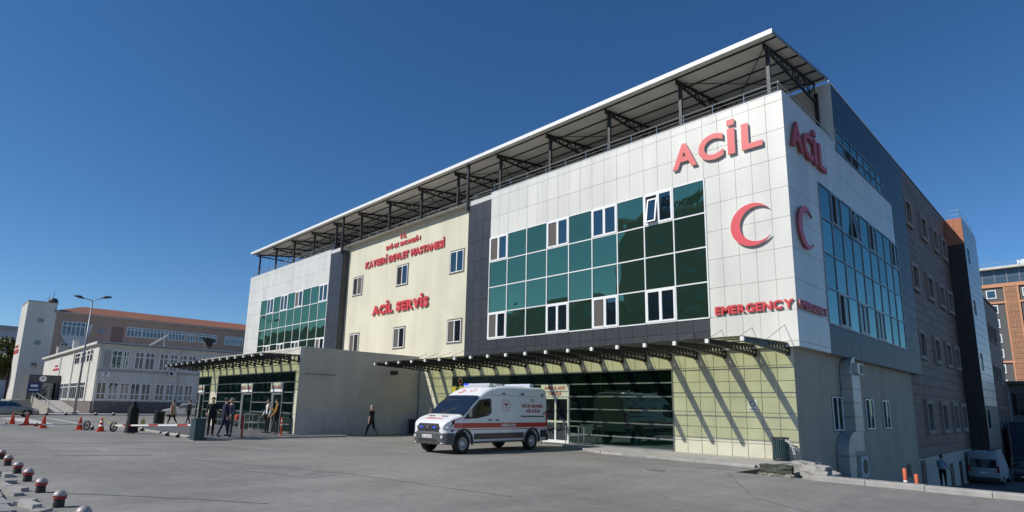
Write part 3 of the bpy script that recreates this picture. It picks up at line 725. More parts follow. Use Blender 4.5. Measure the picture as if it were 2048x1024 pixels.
for k, X in enumerate(colx):
    link('truss', trm, None, rc, loc=(X, 0, 0)); link('column', clm, None, rc, loc=(X, 22.85, 0)); link('column', clb, None, rc, loc=(X, 28.75, 0))
for k in range(13):
    if k % 2 == 0:
        br = MB(); a, b = colx[k], colx[k+1]
        br.beam((a, 22.6, roof_z(22.6)-.13), (b, 28.3, roof_z(28.3)-.13), .03); br.beam((b, 22.6, roof_z(22.6)-.16), (a, 28.3, roof_z(28.3)-.16), .03)
        part('wind_brace', br, 'steel', rc)
for X in (-42.0, -26.55):
    part('column', MB().box(X-.07, X+.07, 22.2, 22.33, 13.6, roof_z(22.3)), 'steel', rc)
for y in (22.35, 23.6, 24.8, 25.95, 27.1, 28.3):
    part('purlin', MB().beam((x0+.02, y, roof_z(y)-.035), (x1-.02, y, roof_z(y)-.035), .05, .07), 'steel', rc)
# terrace railing
def railing(pts, h, parent, name='railing', post=1.5):
    mb = MB(); pts = [Vector(p) for p in pts]
    for a, b in zip(pts, pts[1:]):
        n = max(1, round((b-a).length/post))
        for z in (h, h*.62, h*.3): mb.tube([a+Vector((0, 0, z)), b+Vector((0, 0, z))], .027 if z == h else .013, 6)
        for i in range(n+1):
            q = a.lerp(b, i/n); mb.tube([q, q+Vector((0, 0, h))], .02, 6)
    return part(name, mb, 'rail', parent)
railing([(-60.6, 22.5, 14.26), (-43.9, 22.5, 14.26)], .52, hos, post=1.33); railing([(-41.8, 23.0, 14.28), (-26.5, 23.0, 14.28)], .50, hos, post=1.33)
railing([(-26.2, 22.5, 14.0), (-24.6, 22.5, 14.0)], .6, hos); railing([(-24.4, 22.5, 14.26), (-7.85, 22.5, 14.26), (-7.85, 28.7, 14.26)], .52, hos, post=1.36)
c = MB(); c.box(-60.7, XU-.05, 22.42, 28.9, 14.19, 14.215); part('terrace_floor', c, 'sidewalk', hos)
# ================================================================== SIGNS
def sign(name, label, loc): return thing(name, label, 'sign', loc)
s = sign('wall_sign', 'large red ACİL letters on the sunlit white front corner', (-10.5, YU, 12.2))
letters(s, 'ACİL', 'y', YU, 0, 1, 12.19, 13.32, 'red_face', 'letter_side', .08, .05, .03, spans=[(-12.46, -11.30), (-11.21, -10.10), (-9.91, -9.60), (-9.32, -8.49)])
s = sign('wall_sign', 'shaded red ACİL letters on the side wall round the corner', (XU, 24.5, 12.2))
letters(s, 'ACİL', 'x', XU, 0, 1, 12.08, 13.23, 'red_small', 'letter_side_red', .10, .05, .03, spans=[(22.75, 23.95), (24.05, 25.15), (25.28, 25.6), (25.85, 26.75)])
def crescent(parent, axis, pos, cx, cz, R, off, dep, m1, m2):
    pts = []; h = rad(38.5); d = .25*R; hx, hz = R*math.cos(h)-d, R*math.sin(h); r = math.hypot(hx, hz); ih = math.atan2(hz, hx)
    for k in range(33): t = h+(2*math.pi-2*h)*k/32; pts.append((R*math.cos(t), R*math.sin(t)))
    for k in range(1, 32): t = (2*math.pi-ih)-(2*math.pi-2*ih)*k/32; pts.append((d+r*math.cos(t), r*math.sin(t)))
    mb = MB()
    n = len(pts)
    o = len(mb.v)
    for o_ in (off, off+dep): mb.v += [P3(axis, pos, cx+p[0], o_, cz+p[1]) for p in pts]
    for k in range(n): mb.f.append((k, (k+1) % n, n+(k+1) % n, n+k)); mb.m.append(1)
    for lay in (0, n):
        for k in range(32):
            a, b = k, k+1; c_, d_ = (n-k) % n if k else 0, n-k-1
            if k == 0: f_ = (0, 1, n-1)
            elif k == 31: f_ = (31, 32, n-31)
            else: f_ = (k, k+1, n-k-1, n-k)
            mb.f.append(tuple(lay+i for i in f_)); mb.m.append(0)
    return part('crescent', mb, [m1, m2], parent)
s = sign('crescent_sign', 'red crescent emblem on the sunlit white front wall', (-9.1, YU, 9)); crescent(s, 'y', YU, -9.09, 9.02, .87, .05, .07, 'red_crescent', 'letter_side')
s = sign('crescent_sign', 'shaded red crescent emblem on the side wall', (XU, 23.7, 9)); crescent(s, 'x', XU, 23.72, 8.92, .87, .05, .08, 'red_crescent', 'letter_side_red')
s = sign('wall_sign', 'red EMERGENCY lettering on the sunlit front wall below the crescent', (-9.2, YU, 5.6)); letters(s, 'EMERGENCY', 'y', YU, -10.80, -7.74, 5.56, 5.90, 'red_small', 'letter_side_red', .05, .04, .04)
s = sign('wall_sign', 'shaded red EMERGENCY lettering on the side wall beside blue glass', (XU, 24, 5.6)); letters(s, 'EMERGENCY', 'x', XU, 22.45, 25.5, 5.57, 5.89, 'red_small', 'letter_side_red', .05, .04, .04)
s = sign('wall_sign', 'small red T.C. SAĞLIK BAKANLIĞI lettering at the top of the cream wall', (-34.2, 22.9, 13)); letters(s, 'T.C.', 'y', 22.9, -34.68, -33.84, 13.5, 13.82, 'red_small', 'letter_side_red', .04, .03, .05); letters(s, 'SAĞLIK BAKANLIĞI', 'y', 22.9, -36.42, -32.15, 12.97, 13.28, 'red_small', 'letter_side_red', .04, .03, .05)
s = sign('wall_sign', 'red KAYSERİ DEVLET HASTANESİ lettering across the cream wall', (-34.3, 22.9, 12)); letters(s, 'KAYSERİ DEVLET HASTANESİ', 'y', 22.9, -39.15, -29.45, 11.97, 12.48, 'red_small', 'letter_side_red', .05, .04, .05)
s = sign('wall_sign', 'big red ACİL SERVİS lettering in the middle of the cream wall', (-34.3, 22.9, 8)); letters(s, 'ACİL SERVİS', 'y', 22.9, -37.70, -30.88, 8.20, 8.88, 'red_small', 'letter_side_red', .08, .05, .055)
s = sign('door_sign', 'white AMBULANS GİRİŞİ sign above the silver double door', (-19.5, YG-.05, 2.3)); part('board', MB().box(-20.38, -18.55, YG-.09, YG-.035, 2.31, 2.90), 'white_paint', s)
letters(s, 'AMBULANS', 'y', YG-.09, -20.15, -18.78, 2.65, 2.83, 'text_red', None, .006, .002, .02); letters(s, 'GİRİŞİ', 'y', YG-.09, -19.9, -19.05, 2.38, 2.55, 'text_red', None, .006, .002, .02)
s = sign('warning_sign', 'yellow warning panel on dark glass behind the ambulance', (-26.8, YG-.05, 2.3)); part('board', MB().box(-27.58, -26.1, YG-.06, YG-.035, 2.34, 2.88), 'yellow_sign', s)
tf = MB()
for k in range(3):
    t = rad(90+120*k); tf.prism([(-27.2+.06*math.cos(t-.5), 2.6+.06*math.sin(t-.5)), (-27.2+.19*math.cos(t-.5), 2.6+.19*math.sin(t-.5)), (-27.2+.19*math.cos(t+.5), 2.6+.19*math.sin(t+.5)), (-27.2+.06*math.cos(t+.5), 2.6+.06*math.sin(t+.5))], 'y', YG-.066, YG-.061)
part('symbol', tf, 'text_dark', s)
s = sign('emblem_sticker', 'small round emblem on the dark glass band above the yellow panel', (-26.9, YG, 3.2))
part('ring', MB().lathe([(.2, YG-.03), (.2, YG-.02), (.17, YG-.02), (.17, YG-.03)], 20, (-26.9, 0, 3.2), 'y', ring=True), 'stone_frame', s); crescent(s, 'y', YG, -26.9, 3.2, .13, .02, .006, 'text_red', 'text_red')
s = sign('notice', 'white no smoking notice on the cream tiled wall', (-9.6, YG, 2)); part('board', MB().box(-9.74, -9.38, YG-.025, YG-.004, 1.78, 2.20), 'white_paint', s)
part('symbol', MB().lathe([(.115, YG-.030), (.115, YG-.027), (.085, YG-.027), (.085, YG-.030)], 20, (-9.56, 0, 2.06), 'y', ring=True), 'text_dark', s); part('slash', MB().beam((-9.63, YG-.029, 2.13), (-9.49, YG-.029, 1.99), .004, .025, up=(0, 1, 0)), 'text_dark', s); part('text_line', MB().box(-9.7, -9.42, YG-.029, YG-.026, 1.84, 1.87), 'text_dark', s)
# ================================================================== ENTRANCE HALL (low annex)
YA, XA = 14.45, -31.0
ann = thing('entrance_hall', 'low grey entrance hall with green glazing projecting in front of hospital', 'building', (-39, 18, 0))
c = MB(); c.box(-47.3, XA, YA+.05, 22.44, -.02, 4.78); part('wall', c, 'annex_plaster', ann)
c = MB(); c.box(-47.3, XA+.02, YA-.01, YA+.2, 4.16, 4.80); c.box(XA-.25, XA+.02, YA+.2, 22.44, 4.785, 4.83); part('parapet', c, 'old_white', ann)
panels(ann, 'x', XA+.03, lin(YA+.06, 22.4, 5), [0, 1.26], 'annex_base', 'base_panel', gap=.01)
panels(ann, 'y', YA, [-31.33, XA+.03], tz[:-1]+[4.14], 'cream_tile', 'wall_tile')
panels(ann, 'y', YA, lin(-43.22, -31.33, 20), [3.49, 4.14], 'cream_tile', 'wall_tile')
panels(ann, 'y', YA, [-44.62, -43.92, -43.22], tz[:-1]+[4.14], 'cream_tile', 'wall_tile')
panels(ann, 'y', YA, lin(-47.3, -44.62, 4), [3.49, 4.14], 'cream_tile', 'wall_tile')
rails_ = [.59, 1.19, 1.75, 2.33, 2.90]
store_front(ann, YA+.005, -43.2, -31.35, .2, rails_, 3.46, [-41.3, -40, -35.6], [(-38.75, -37.05, 2.3), (-34.2, -32.75, 2.3)])
store_front(ann, YA+.005, -47.25, -44.67, .2, rails_, 3.46, [], [(-46.85, -45.75, 2.3)])
for a, b in ((-38.75, -37.05), (-34.2, -32.75), (-46.85, -45.75)):
    d_ = MB()
    for p, q, z0, z1 in ((a, a+.32, .05, 2.3), (b-.08, b, .05, 2.3), (a+.32, b-.08, 2.2, 2.3)): d_.box(p, q, YA-.04, YA+.02, z0, z1)
    dd = part('door', d_, 'galv', ann); part('pane', MB().box(a+.32, b-.08, YA, YA+.012, .1, 2.2), 'green_dark_glass', dd)
bracket_canopy(ann, YA, [-31.1-1.215*k for k in range(15)][::-1], 2.06, 3.95, 4.33, 4.17, 4.28, (YA, 4.72), 5)
for i, (a, b, n) in enumerate(((-38.8, -37.0, 'middle'), (-34.25, -32.68, 'right'), (-46.9, -45.72, 'left'))):
    s = sign('door_sign', 'white HASTA GİRİŞİ sign, %s one of three above the entrance hall doors' % n, ((a+b)/2, YA, 2.4)); part('board', MB().box(a, b, YA-.09, YA-.036, 2.36, 2.88), 'white_paint', s)
    letters(s, 'HASTA GİRİŞİ', 'y', YA-.09, a+.12, b-.12, 2.53, 2.72, 'text_red', None, .006, .002, .02)
wl = MB(); wl.tube([(XA+.03, 14.8, 3.35), (XA+.06, 16.6, 3.35)], .025, 6); part('pipe', wl, 'galv', ann)
fx = thing('floodlight', 'dark floodlight hanging under the left end of the long canopy', 'floodlight', (-30.6, 20.4, 3.7)); part('body', MB().box(-30.85, -30.4, 20.2, 20.45, 3.55, 3.78), 'black_plastic', fx); part('arm', MB().beam((-30.98, 20.5, 3.8), (-30.6, 20.35, 3.7), .04), 'black_plastic', fx)
# hand rails in front of doors
def hand_rail(label, pts, h=.95, m='rail'):
    o = thing('hand_rail', label, 'hand rail', pts[0]); mb = MB(); pts = [Vector(p) for p in pts]
    for a, b in zip(pts, pts[1:]):
        for z in (h, h*.5): mb.tube([a+Vector((0, 0, z)), b+Vector((0, 0, z))], .022, 6)
    part('rail', mb, m, o)
    for p in pts: part('post', MB().tube([p, p+Vector((0, 0, h))], .024, 6), m, o)
    return o
hand_rail('silver hand rail between the two middle doors of the entrance hall', [(-36.6, 13.95, .1), (-35.4, 13.95, .1), (-34.5, 13.95, .1), (-34.5, 12.6, .1)])
hand_rail('silver hand rail left of the middle door of the entrance hall', [(-40.6, 14.1, .1), (-39.2, 14.1, .1), (-39.2, 13.3, .1)])
hand_rail('low silver rail before dark glass right of the ambulance door', [(-18.4, 22.0, .08), (-17.3, 22.0, .08), (-17.3, 21.6, .08)], .85)
# ================================================================== REAR WING (brown)
rw = thing('rear_wing', 'tall brown panelled wing with framed windows in shade behind the hospital', 'building', (-20, 52, 0))
XB = -7.98
c = MB(); c.box(-30, XB-.04, 42.3, 58.95, -.68, 17.95); c.box(-30, XB-.04, 40.82, 42.3, -.68, 4.2); part('wall', c, 'brown_joint', rw)
c = MB(); c.box(-30, XB-.02, 40.8, 60, -3.4, -.70); part('base_wall', c, 'annex_plaster', rw)
wins = []
for z0, z1 in ((14.0, 15.88), (9.65, 11.52), (5.22, 7.12), (.63, 2.72)):
    for a, b in ((43.75, 45.7), (48.35, 50.35), (52.5, 54.4), (55.8, 57.9)): wins.append((a, b, z0, z1))
panels(rw, 'x', XB, lin(42.42, 58.95, 11), lin(4.2, 17.95, 23), 'brown_panel', 'cladding_panel', holes=wins, gap=.02, offset=True)
panels(rw, 'x', XB, lin(40.82, 58.95, 12), lin(-.68, 4.2, 8), 'brown_panel', 'cladding_panel', holes=wins, gap=.02, offset=True)
for a, b, z0, z1 in wins:
    f = MB(); t = .26
    for p, q, r, s_ in ((a, b, z0, z0+t), (a, b, z1-t, z1), (a, a+t, z0+t, z1-t), (b-t, b, z0+t, z1-t)): f.box(XB-.03, XB+.14, p, q, r, s_)
    w_ = part('window', f, 'stone_frame', rw)
    part('pane', MB().box(XB-.06, XB-.05, a+t, b-t, z0+t, z1-t), 'window_glass', w_); part('mullion', MB().box(XB-.05, XB-.01, (a+b)/2-.03, (a+b)/2+.03, z0+t, z1-t), 'black_plastic', w_)
for a, b, z1 in ((41.2, 42.3, -.82), (49.6, 50.7, -1.4), (53.0, 54.0, -1.4)):
    part('door', MB().box(XB-.015, XB+.01, a, b, -3.35, z1), 'black_plastic', rw)
part('vent_opening', MB().box(XL-.01, XL+.012, 37.6, 38.6, -1.5, -.83), 'black_plastic', rw)
cp = MB(); cp.box(-30, XB+.03, 42.3, 42.5, 17.95, 18.02); cp.box(XB-.3, XB+.03, 42.5, 59, 17.95, 18.02); part('roof_edge', cp, 'brown_joint', rw)
rl = MB(); rl.tube([(XB-.15, 42.5, 18.3), (XB-.15, 58.8, 18.3)], .015, 5)
for i in range(10): rl.tube([(XB-.15, 42.7+i*1.75, 18.0), (XB-.15, 42.7+i*1.75, 18.3)], .012, 5)
part('roof_rail', rl, 'rail', rw)
# stair tower: front face near-black with orange rows at the top, silver side
st = thing('stair_tower', 'projecting stair tower with orange face and silver panelled side', 'building', (-7.4, 62, 0))
c = MB(); c.box(-12, -6.86, 59.0, 66.2, -.9, 17.93); part('wall', c, 'brown_joint', st)
panels(st, 'y', 58.95, [-12, -9.5, XB, -7.4, -6.82], lin(-.7, 15.7, 14), 'dark_cladding', 'dark_panel'); panels(st, 'y', 58.95, [-12, -9.5, XB, -7.4, -6.82], [15.7, 16.8, 17.95], 'orange_panel', 'orange_panel')
panels(st, 'x', -6.82, [59.0, 59.8, 61.1, 63.6, 66.2], lin(2.6, 17.95, 24), 'silver_panel', 'silver_panel', holes=[(59.8, 61.1, 14.3, 15.55), (59.8, 61.1, 9.9, 11.15), (59.8, 61.1, 5.4, 6.8)], gap=.02)
panels(st, 'x', -6.82, [59.0, 59.8, 61.1, 63.6, 66.2], lin(-.7, 2.6, 4), 'blue_deep', 'blue_panel', holes=[(59.8, 61.1, .9, 2.3)], gap=.02)
for z0, z1 in ((14.3, 15.55), (9.9, 11.15), (5.4, 6.8), (.9, 2.3)): part('window', MB().box(-6.87, -6.855, 59.8, 61.1, z0, z1), 'window_glass', st)
rl = MB()
for z in (18.3, 18.7): rl.tube([(-8.3, 59.1, z), (-6.95, 59.1, z), (-6.95, 66, z)], .018, 5)
for p in ((-8.3, 59.1), (-7.6, 59.1), (-6.95, 59.1), (-6.95, 61.4), (-6.95, 63.7), (-6.95, 66)): rl.tube([(*p, 17.9), (*p, 18.7)], .018, 5)
part('roof_rail', rl, 'rail', st)
part('base_wall', MB().box(-12, -6.9, 59.2, 66, -3.3, -.9), 'annex_plaster', st)
# far brown wing
fw = thing('far_wing', 'lower brown wing with paired windows beyond the silver stair tower', 'building', (-15, 80, 0))
part('wall', MB().box(-25, -8.0, 66.3, 88, -3.3, 13.9), 'brown_panel', fw)
for z0, z1 in ((9.6, 11.5), (5.2, 7.1), (.6, 2.8)):
    for a in (70.2, 73.6, 78.5, 82):
        f = MB()
        for p, q, r, s_ in ((a, a+1.9, z0, z0+.2), (a, a+1.9, z1-.2, z1), (a, a+.2, z0+.2, z1-.2), (a+1.7, a+1.9, z0+.2, z1-.2)): f.box(-8.0, -7.88, p, q, r, s_)
        w_ = part('window', f, 'stone_frame', fw); part('pane', MB().box(-8.0, -7.985, a+.2, a+1.7, z0+.2, z1-.2), 'window_glass', w_)
part('cornice', MB().box(-25, -7.9, 66.35, 88.1, 13.9, 14.05), 'brown_joint', fw)
# low dark building and hotel beyond
lb = thing('low_building', 'low dark building with overhanging flat roof below the brick hotel', 'building', (0, 98, 0))
part('wall', MB().box(-9.0, 1, 92, 105, -3.3, 5.6), 'low_building', lb); part('roof', MB().box(-9.6, 1.6, 91, 106, 5.6, 5.95), 'hotel_dark', lb)
for i in range(4): part('pilaster', MB().box(-8.6+i*2.2, -8.2+i*2.2, 91.8, 92, 1.0, 5.6), 'old_grey', lb)
for i in range(4): part('window', MB().box(-8.0+i*2.2, -6.7+i*2.2, 91.95, 92.0, 2.0, 4.6), 'window_glass', lb)
ht = thing('hotel_building', 'tall dark hotel with white framed windows and brick stair bay, sunlit', 'building', (0, 160, 0))
YH = 155.; kx = 155/110.
def hz(z): return 1.75+(z-1.75)*kx
hx = lambda x: x*kx
part('wall', MB().box(-26, 4, YH, 180, -3.3, hz(20.9)), 'hotel_dark', ht)
part('top_storey', MB().box(-26, 4, YH+.6, 179, hz(21.0), hz(23.2)), 'hotel_glass_band', ht)
tb = MB(); tb.box(-26.6, 4.6, YH-.6, 180.6, hz(23.2), hz(23.55)); part('roof', tb, 'old_white', ht)
tb = MB()
for i in range(15): tb.box(-25.8+i*2, -25.68+i*2, YH+.5, YH+.6, hz(21.0), hz(23.2))
tb.box(-26, 4, YH+.52, YH+.58, hz(22.1), hz(22.15)); part('mullion', tb, 'galv', ht)
part('cornice', MB().box(-26.3, 4.3, YH-.35, YH, hz(20.5), hz(21.0)), 'hotel_orange', ht)
for x_ in (-8.05, -3.9, .6):
    xc = hx(x_); part('brick_bay', MB().box(xc-.95, xc+.95, YH-.25, YH, -3.3, hz(20.5)), 'hotel_brick', ht)
    for s_ in (-1, 1): part('bay_trim', MB().box(xc+s_*1.08-.13, xc+s_*1.08+.13, YH-.32, YH, -3.3, hz(20.5)), 'hotel_orange', ht)
    for k in range(18):      # brick lattice relief
        z_ = hz(20.2)-k*1.05
        for q in range(3): part('brick_lattice', MB().box(xc-.8+q*.55, xc-.35+q*.55, YH-.31, YH-.25, z_-.75, z_-.12), 'hotel_brick', ht)
for k, zt in enumerate((20.13, 17.87, 15.76, 13.6, 11.4, 9.2, 7.0)):
    for x_ in (-10.35, -6.25, -2.2, -.9):
        a, b, z0, z1 = hx(x_)-.82, hx(x_)+.82, hz(zt)-1.75, hz(zt); f = MB(); t = .16
        for p, q, r, s_ in ((a, b, z0, z0+t), (a, b, z1-t, z1), (a, a+t, z0+t, z1-t), (b-t, b, z0+t, z1-t)): f.box(p, q, YH-.1, YH+.02, r, s_)
        w_ = part('window', f, 'white_paint', ht); part('pane', MB().box(a+t, b-t, YH-.04, YH-.02, z0+t, z1-t), 'casement_glass', w_)
for zt in (18.35, 9.7): part('string_course', MB().box(-26.1, 4.1, YH-.28, YH, hz(zt)-.4, hz(zt)), 'hotel_orange', ht)
rl = MB(); rl.tube([(-26, YH+.5, hz(24.2)), (-9.9, YH+.5, hz(24.2))], .03, 5)
for i in range(9): rl.tube([(-26+i*2, YH+.5, hz(23.5)), (-26+i*2, YH+.5, hz(24.2))], .03, 5)
part('roof_rail', rl, 'rail', ht)
s = sign('roof_sign', 'white NE letters on the roof edge of the brick hotel', (hx(-6.5), YH, hz(23.6))); letters(s, 'NE', 'y', YH+.4, hx(-6.95), hx(-6.0), hz(23.6), hz(24.3), 'white_paint', None, .2, .02, .05)
part('frame', MB().box(hx(-8.6), hx(-5.9), YH+.3, YH+.5, hz(23.5), hz(23.62)), 'old_white', s)
# ================================================================== SEVEN BUILDING (white, two storeys)
X7, Y7 = -84.0, 14.3
sv = thing('clinic_building', 'two storey white clinic with rows of tall windows and stone plinth', 'building', (-100, 25, 0))
part('wall', MB().box(-128, X7, Y7, 44, 1.5, 8.2), 'old_white', sv)
part('plinth', MB().box(-127.9, X7+.1, Y7-.1, 44.1, -.1, 1.5), 'stone_plinth', sv)
part('roof', MB().box(-128.4, X7+.4, Y7-.4, 44.4, 8.2, 8.48), 'old_white', sv)
gt = MB(); gt.tube([(X7+.42, Y7-.3, 8.3), (X7+.42, 44, 8.3)], .07, 6); part('gutter', gt, 'galv', sv)
for y_ in (Y7+.15, 23.2): part('downpipe', MB().tube([(X7+.08, y_, 8.2), (X7+.08, y_, .4)], .06, 6), 'old_white', sv)
part('string_course', MB().box(X7, X7+.12, Y7, 44, 5.0, 5.25), 'old_grey', sv)
def old_window(parent, axis, pos, a0, a1, z0, z1, nv, zr):
    mb = MB(); t = .09; at = lin(a0, a1, nv)
    for a in at: fbox(mb, axis, pos, a-t/2, a+t/2, -.02, .06, z0, z1)
    for z in (z0, zr, z1): fbox(mb, axis, pos, a0, a1, -.02, .052, z-t/2, z+t/2)
    w_ = part('window', mb, 'pvc', parent); p = MB(); fbox(p, axis, pos, a0, a1, -.01, .02, z0, z1); part('pane', p, 'old_window_glass', w_)
for a, b in ((14.6, 15.5), (15.75, 16.7), (16.95, 17.85), (18.05, 19.0), (19.2, 20.15), (20.72, 21.67), (21.9, 22.75), (22.98, 23.85), (24.05, 24.95), (25.6, 26.5), (26.8, 27.7), (28, 28.9)): old_window(sv, 'x', X7, a, b, 1.72, 3.70, 2, 2.4)
for a, b in ((15.7, 16.68), (16.88, 17.4), (18.1, 19.0), (19.2, 20.2), (20.78, 21.72), (21.97, 22.8), (23.02, 23.88), (24.1, 24.97), (25.8, 26.7), (27, 27.9)): old_window(sv, 'x', X7, a, b, 5.45, 7.52, 2, 6.9)
part('louvre', MB().box(X7, X7+.06, 14.9, 15.5, 5.5, 7.5), 'old_grey', sv)
for x_ in (-110.5, -99.9, -88.5): part('pilaster', MB().box(x_-.25, x_+.25, Y7-.12, Y7, 1.5, 8.2), 'old_white', sv)
for a, b in ((-109.6, -105), (-104.4, -100.4), (-99.4, -94.5), (-94, -89.2)): old_window(sv, 'y', Y7, a, b, 1.7, 3.8, 4, 3.3)
for a, b in ((-98.9, -95.6), (-94.4, -91.6), (-90.6, -87.2)): old_window(sv, 'y', Y7, a, b, 6.3, 7.7, 2, 7.2)
s = sign('plaque', 'white plaque with dark figure 7 on the shaded clinic wall', (X7, 15.2, 4.2)); part('board', MB().box(X7, X7+.04, 14.85, 15.72, 4.18, 4.95), 'white_paint', s)
letters(s, '7', 'x', X7+.04, 15.12, 15.45, 4.45, 4.88, 'text_navy', None, .006, .002, .03); part('text_line', MB().box(X7+.04, X7+.046, 14.95, 15.62, 4.26, 4.34), 'text_navy', s)
s = sign('wall_sign', 'small red lettering on the sunlit clinic wall near its entrance', (-113, Y7, 5.6)); part('text_line', MB().box(-117, -111, Y7-.05, Y7-.01, 5.95, 6.25), 'text_red', s); part('text_line', MB().box(-115.5, -112.8, Y7-.05, Y7-.01, 6.5, 6.75), 'text_red', s)
ac = thing('air_conditioner', 'white air conditioner box on the clinic wall above the ground floor windows', 'air conditioner', (X7+.3, 22.3, 4.8)); part('body', MB().box(X7+.05, X7+.45, 21.9, 22.75, 4.8, 5.36), 'old_white', ac); part('fan', MB().lathe([(.2, X7+.452), (.2, X7+.458)], 16, (0, 22.2, 5.08), 'x'), 'black_plastic', ac)
# vestibule, steps, ramp
vs = thing('vestibule', 'dark grey entrance porch with round sign and white doors', 'porch', (-112, 12, 1.4))
part('fascia', MB().box(-116, -108, 10.6, 14.25, 3.9, 5.0), 'grey_plastic', vs)
for y_ in (10.6, 11.9, 13.8): part('post', MB().box(-108.3, -108, y_, y_+.4, 1.5, 3.9), 'grey_plastic', vs)
part('side_wall', MB().box(-116, -108.3, 10.6, 10.8, 1.5, 3.9), 'grey_plastic', vs)
part('glazing', MB().box(-109.2, -109.15, 10.8, 14.2, 1.5, 3.9), 'old_window_glass', vs)
for y_ in (11.4, 12.3, 13.2): part('door', MB().box(-109.15, -109.05, y_, y_+.12, 1.5, 3.9), 'pvc', vs)
part('round_sign', MB().lathe([(.42, -108.0), (.42, -107.95)], 20, (0, 12.2, 4.45), 'x'), 'white_paint', vs); letters(vs, '7', 'x', -107.95, 12.05, 12.35, 4.3, 4.7, 'text_navy', None, .006, .002, .03, name='numeral')
sp_ = thing('stone_ramp', 'stone steps and sloping ramp leading up to the clinic porch', 'ramp', (-100, 11, 0))
part('landing', MB().box(-116, -104, 8.6, 14.2, -.05, 1.45), 'kerb', sp_)
part('slope', MB().add([(-104, 11, 0), (-88, 11, 0), (-88, 14.1, 0), (-104, 14.1, 0), (-104, 11, 1.45), (-104, 14.1, 1.45), (-88, 11, .1), (-88, 14.1, .1)], [(0, 1, 6, 4), (2, 3, 5, 7), (4, 6, 7, 5), (1, 2, 7, 6), (0, 4, 5, 3), (0, 3, 2, 1)]), 'kerb', sp_)
for k in range(8): part('step', MB().box(-104+k*.32, -103.68+k*.32, 8.6, 10.9, -.05, 1.45-.18*(k+1)), 'kerb', sp_)
part('ramp_wall', MB().add([(-104, 10.8, 0), (-88, 10.8, 0), (-88, 11, 0), (-104, 11, 0), (-104, 10.8, 2.0), (-88, 10.8, .6), (-88, 11, .6), (-104, 11, 2.0)], [(0, 1, 5, 4), (2, 3, 7, 6), (4, 5, 6, 7), (1, 2, 6, 5), (0, 4, 7, 3)]), 'rubble', sp_)
rl = MB(); rl.tube([(-104, 10.9, 2.7), (-88, 10.9, 1.4)], .04, 6)
for k in range(6): rl.tube([(-104+k*3.2, 10.9, 1.9-k*.26), (-104+k*3.2, 10.9, 2.7-k*.26)], .03, 6)
part('rail', rl, 'rail', sp_)
# roof clutter
def roofbox(name, label, cat, x, y, z, a, b, c_, m):
    o = thing(name, label, cat, (x, y, z)); part('body', MB().box(x-a, x+a, y-b, y+b, z, z+c_), m, o); part('lid', MB().box(x-a*1.1, x+a*1.1, y-b*1.1, y+b*1.1, z+c_, z+c_+.1), m, o); return o
roofbox('roof_vent', 'upright white vent shaft on the clinic roof', 'vent', -108, 14.8+.6, 8.48, .4, .35, 1.7, 'old_white'); roofbox('roof_unit', 'squat pale unit on the clinic roof beside the vent shaft', 'roof unit', -118, 15.2, 8.48, .9, .7, 1.3, 'old_grey')
pp = thing('roof_pipe', 'bright slanting tube on the clinic roof', 'pipe', (X7-1, 20.3, 8.4)); part('tube', MB().tube([(X7-.6, 19.6, 8.5), (X7-1.2, 21.7, 10.05)], .11, 8), 'old_white', pp); part('foot', MB().box(X7-1.4, X7-1.0, 21.3, 21.6, 8.48, 9.6), 'galv', pp)
# ================================================================== RED ROOF BUILDING + TOWER
XR = -135.; k_ = 1.35
def rz(z): return 1.75+(z-1.75)*k_
rr = thing('ward_building', 'long pinkish building with red tiled roof behind the clinic', 'building', (-142, 30, 0))
part('wall', MB().box(-150, XR, 15.6, 60, 0, rz(13.2)), 'pink_wall', rr)
part('cornice', MB().box(-150.5, XR+.6, 15.4, 60.5, rz(13.2), rz(13.42)), 'old_grey', rr)
ro = MB(); e0, e1 = XR+.7, -150.6; zr, ze = rz(15.1), rz(13.42)
ro.add([(e0, 15.2, ze), (e0, 61, ze), (e1, 61, ze), (e1, 15.2, ze), (-142.5, 20.4, zr), (-142.5, 56, zr)], [(0, 1, 5, 4), (2, 3, 4, 5), (0, 4, 3), (1, 2, 5), (0, 3, 2, 1)]); part('roof', ro, 'roof_tile', rr)
for i in range(58):
    pass
rib = MB()
for i in range(70):
    y = 20.6+i*.52
    if y < 56: rib.beam((e0, y, ze+.03), (-142.5, y, zr+.03), .12, .05)
part('tile_ridges', rib, 'roof_tile', rr)['kind'] = 'stuff'
for a, b in ((20.03, 21.9), (22.0, 24.9), (25.05, 27.78), (28.1, 29.3), (29.7, 30.8), (31.1, 32.4), (33.7, 36.5)):
    a, b = a*k_, b*k_; n = max(2, round((b-a)/.62)); old_window(rr, 'x', XR, a, b, rz(10.85), rz(12.15), n, rz(11.8))
    old_window(rr, 'x', XR, a, b, rz(7.6), rz(9.0), n, rz(8.6))
old_window(rr, 'x', XR, 12.45*k_, 15.5*k_, rz(10.3), rz(12.15), 6, rz(11.6)); old_window(rr, 'x', XR, 12.6*k_, 14.0*k_, rz(7.7), rz(9.3), 4, rz(8.8))
part('sheeting', MB().prism([(12.3*k_, rz(10.2)), (13.6*k_, rz(8.6)), (15.2*k_, rz(9.0)), (15.9*k_, rz(12.1)), (15.2*k_, rz(12.0)), (15.0*k_, rz(10.3))], 'x', XR+.1, XR+.22), 'pale_render', rr)
for a, b, z0, z1 in ((16.6, 17.45, 11.1, 11.5), (18.1, 18.45, 11.45, 11.75), (18.6, 18.95, 9.4, 10.2)): part('window', MB().box(XR, XR+.04, a*k_, b*k_, rz(z0), rz(z1)), 'window_glass', rr)
part('panel_recess', MB().box(XR, XR+.08, 18.2*k_, 19.6*k_, rz(9.6), rz(12.0)), 'brown_panel', rr)
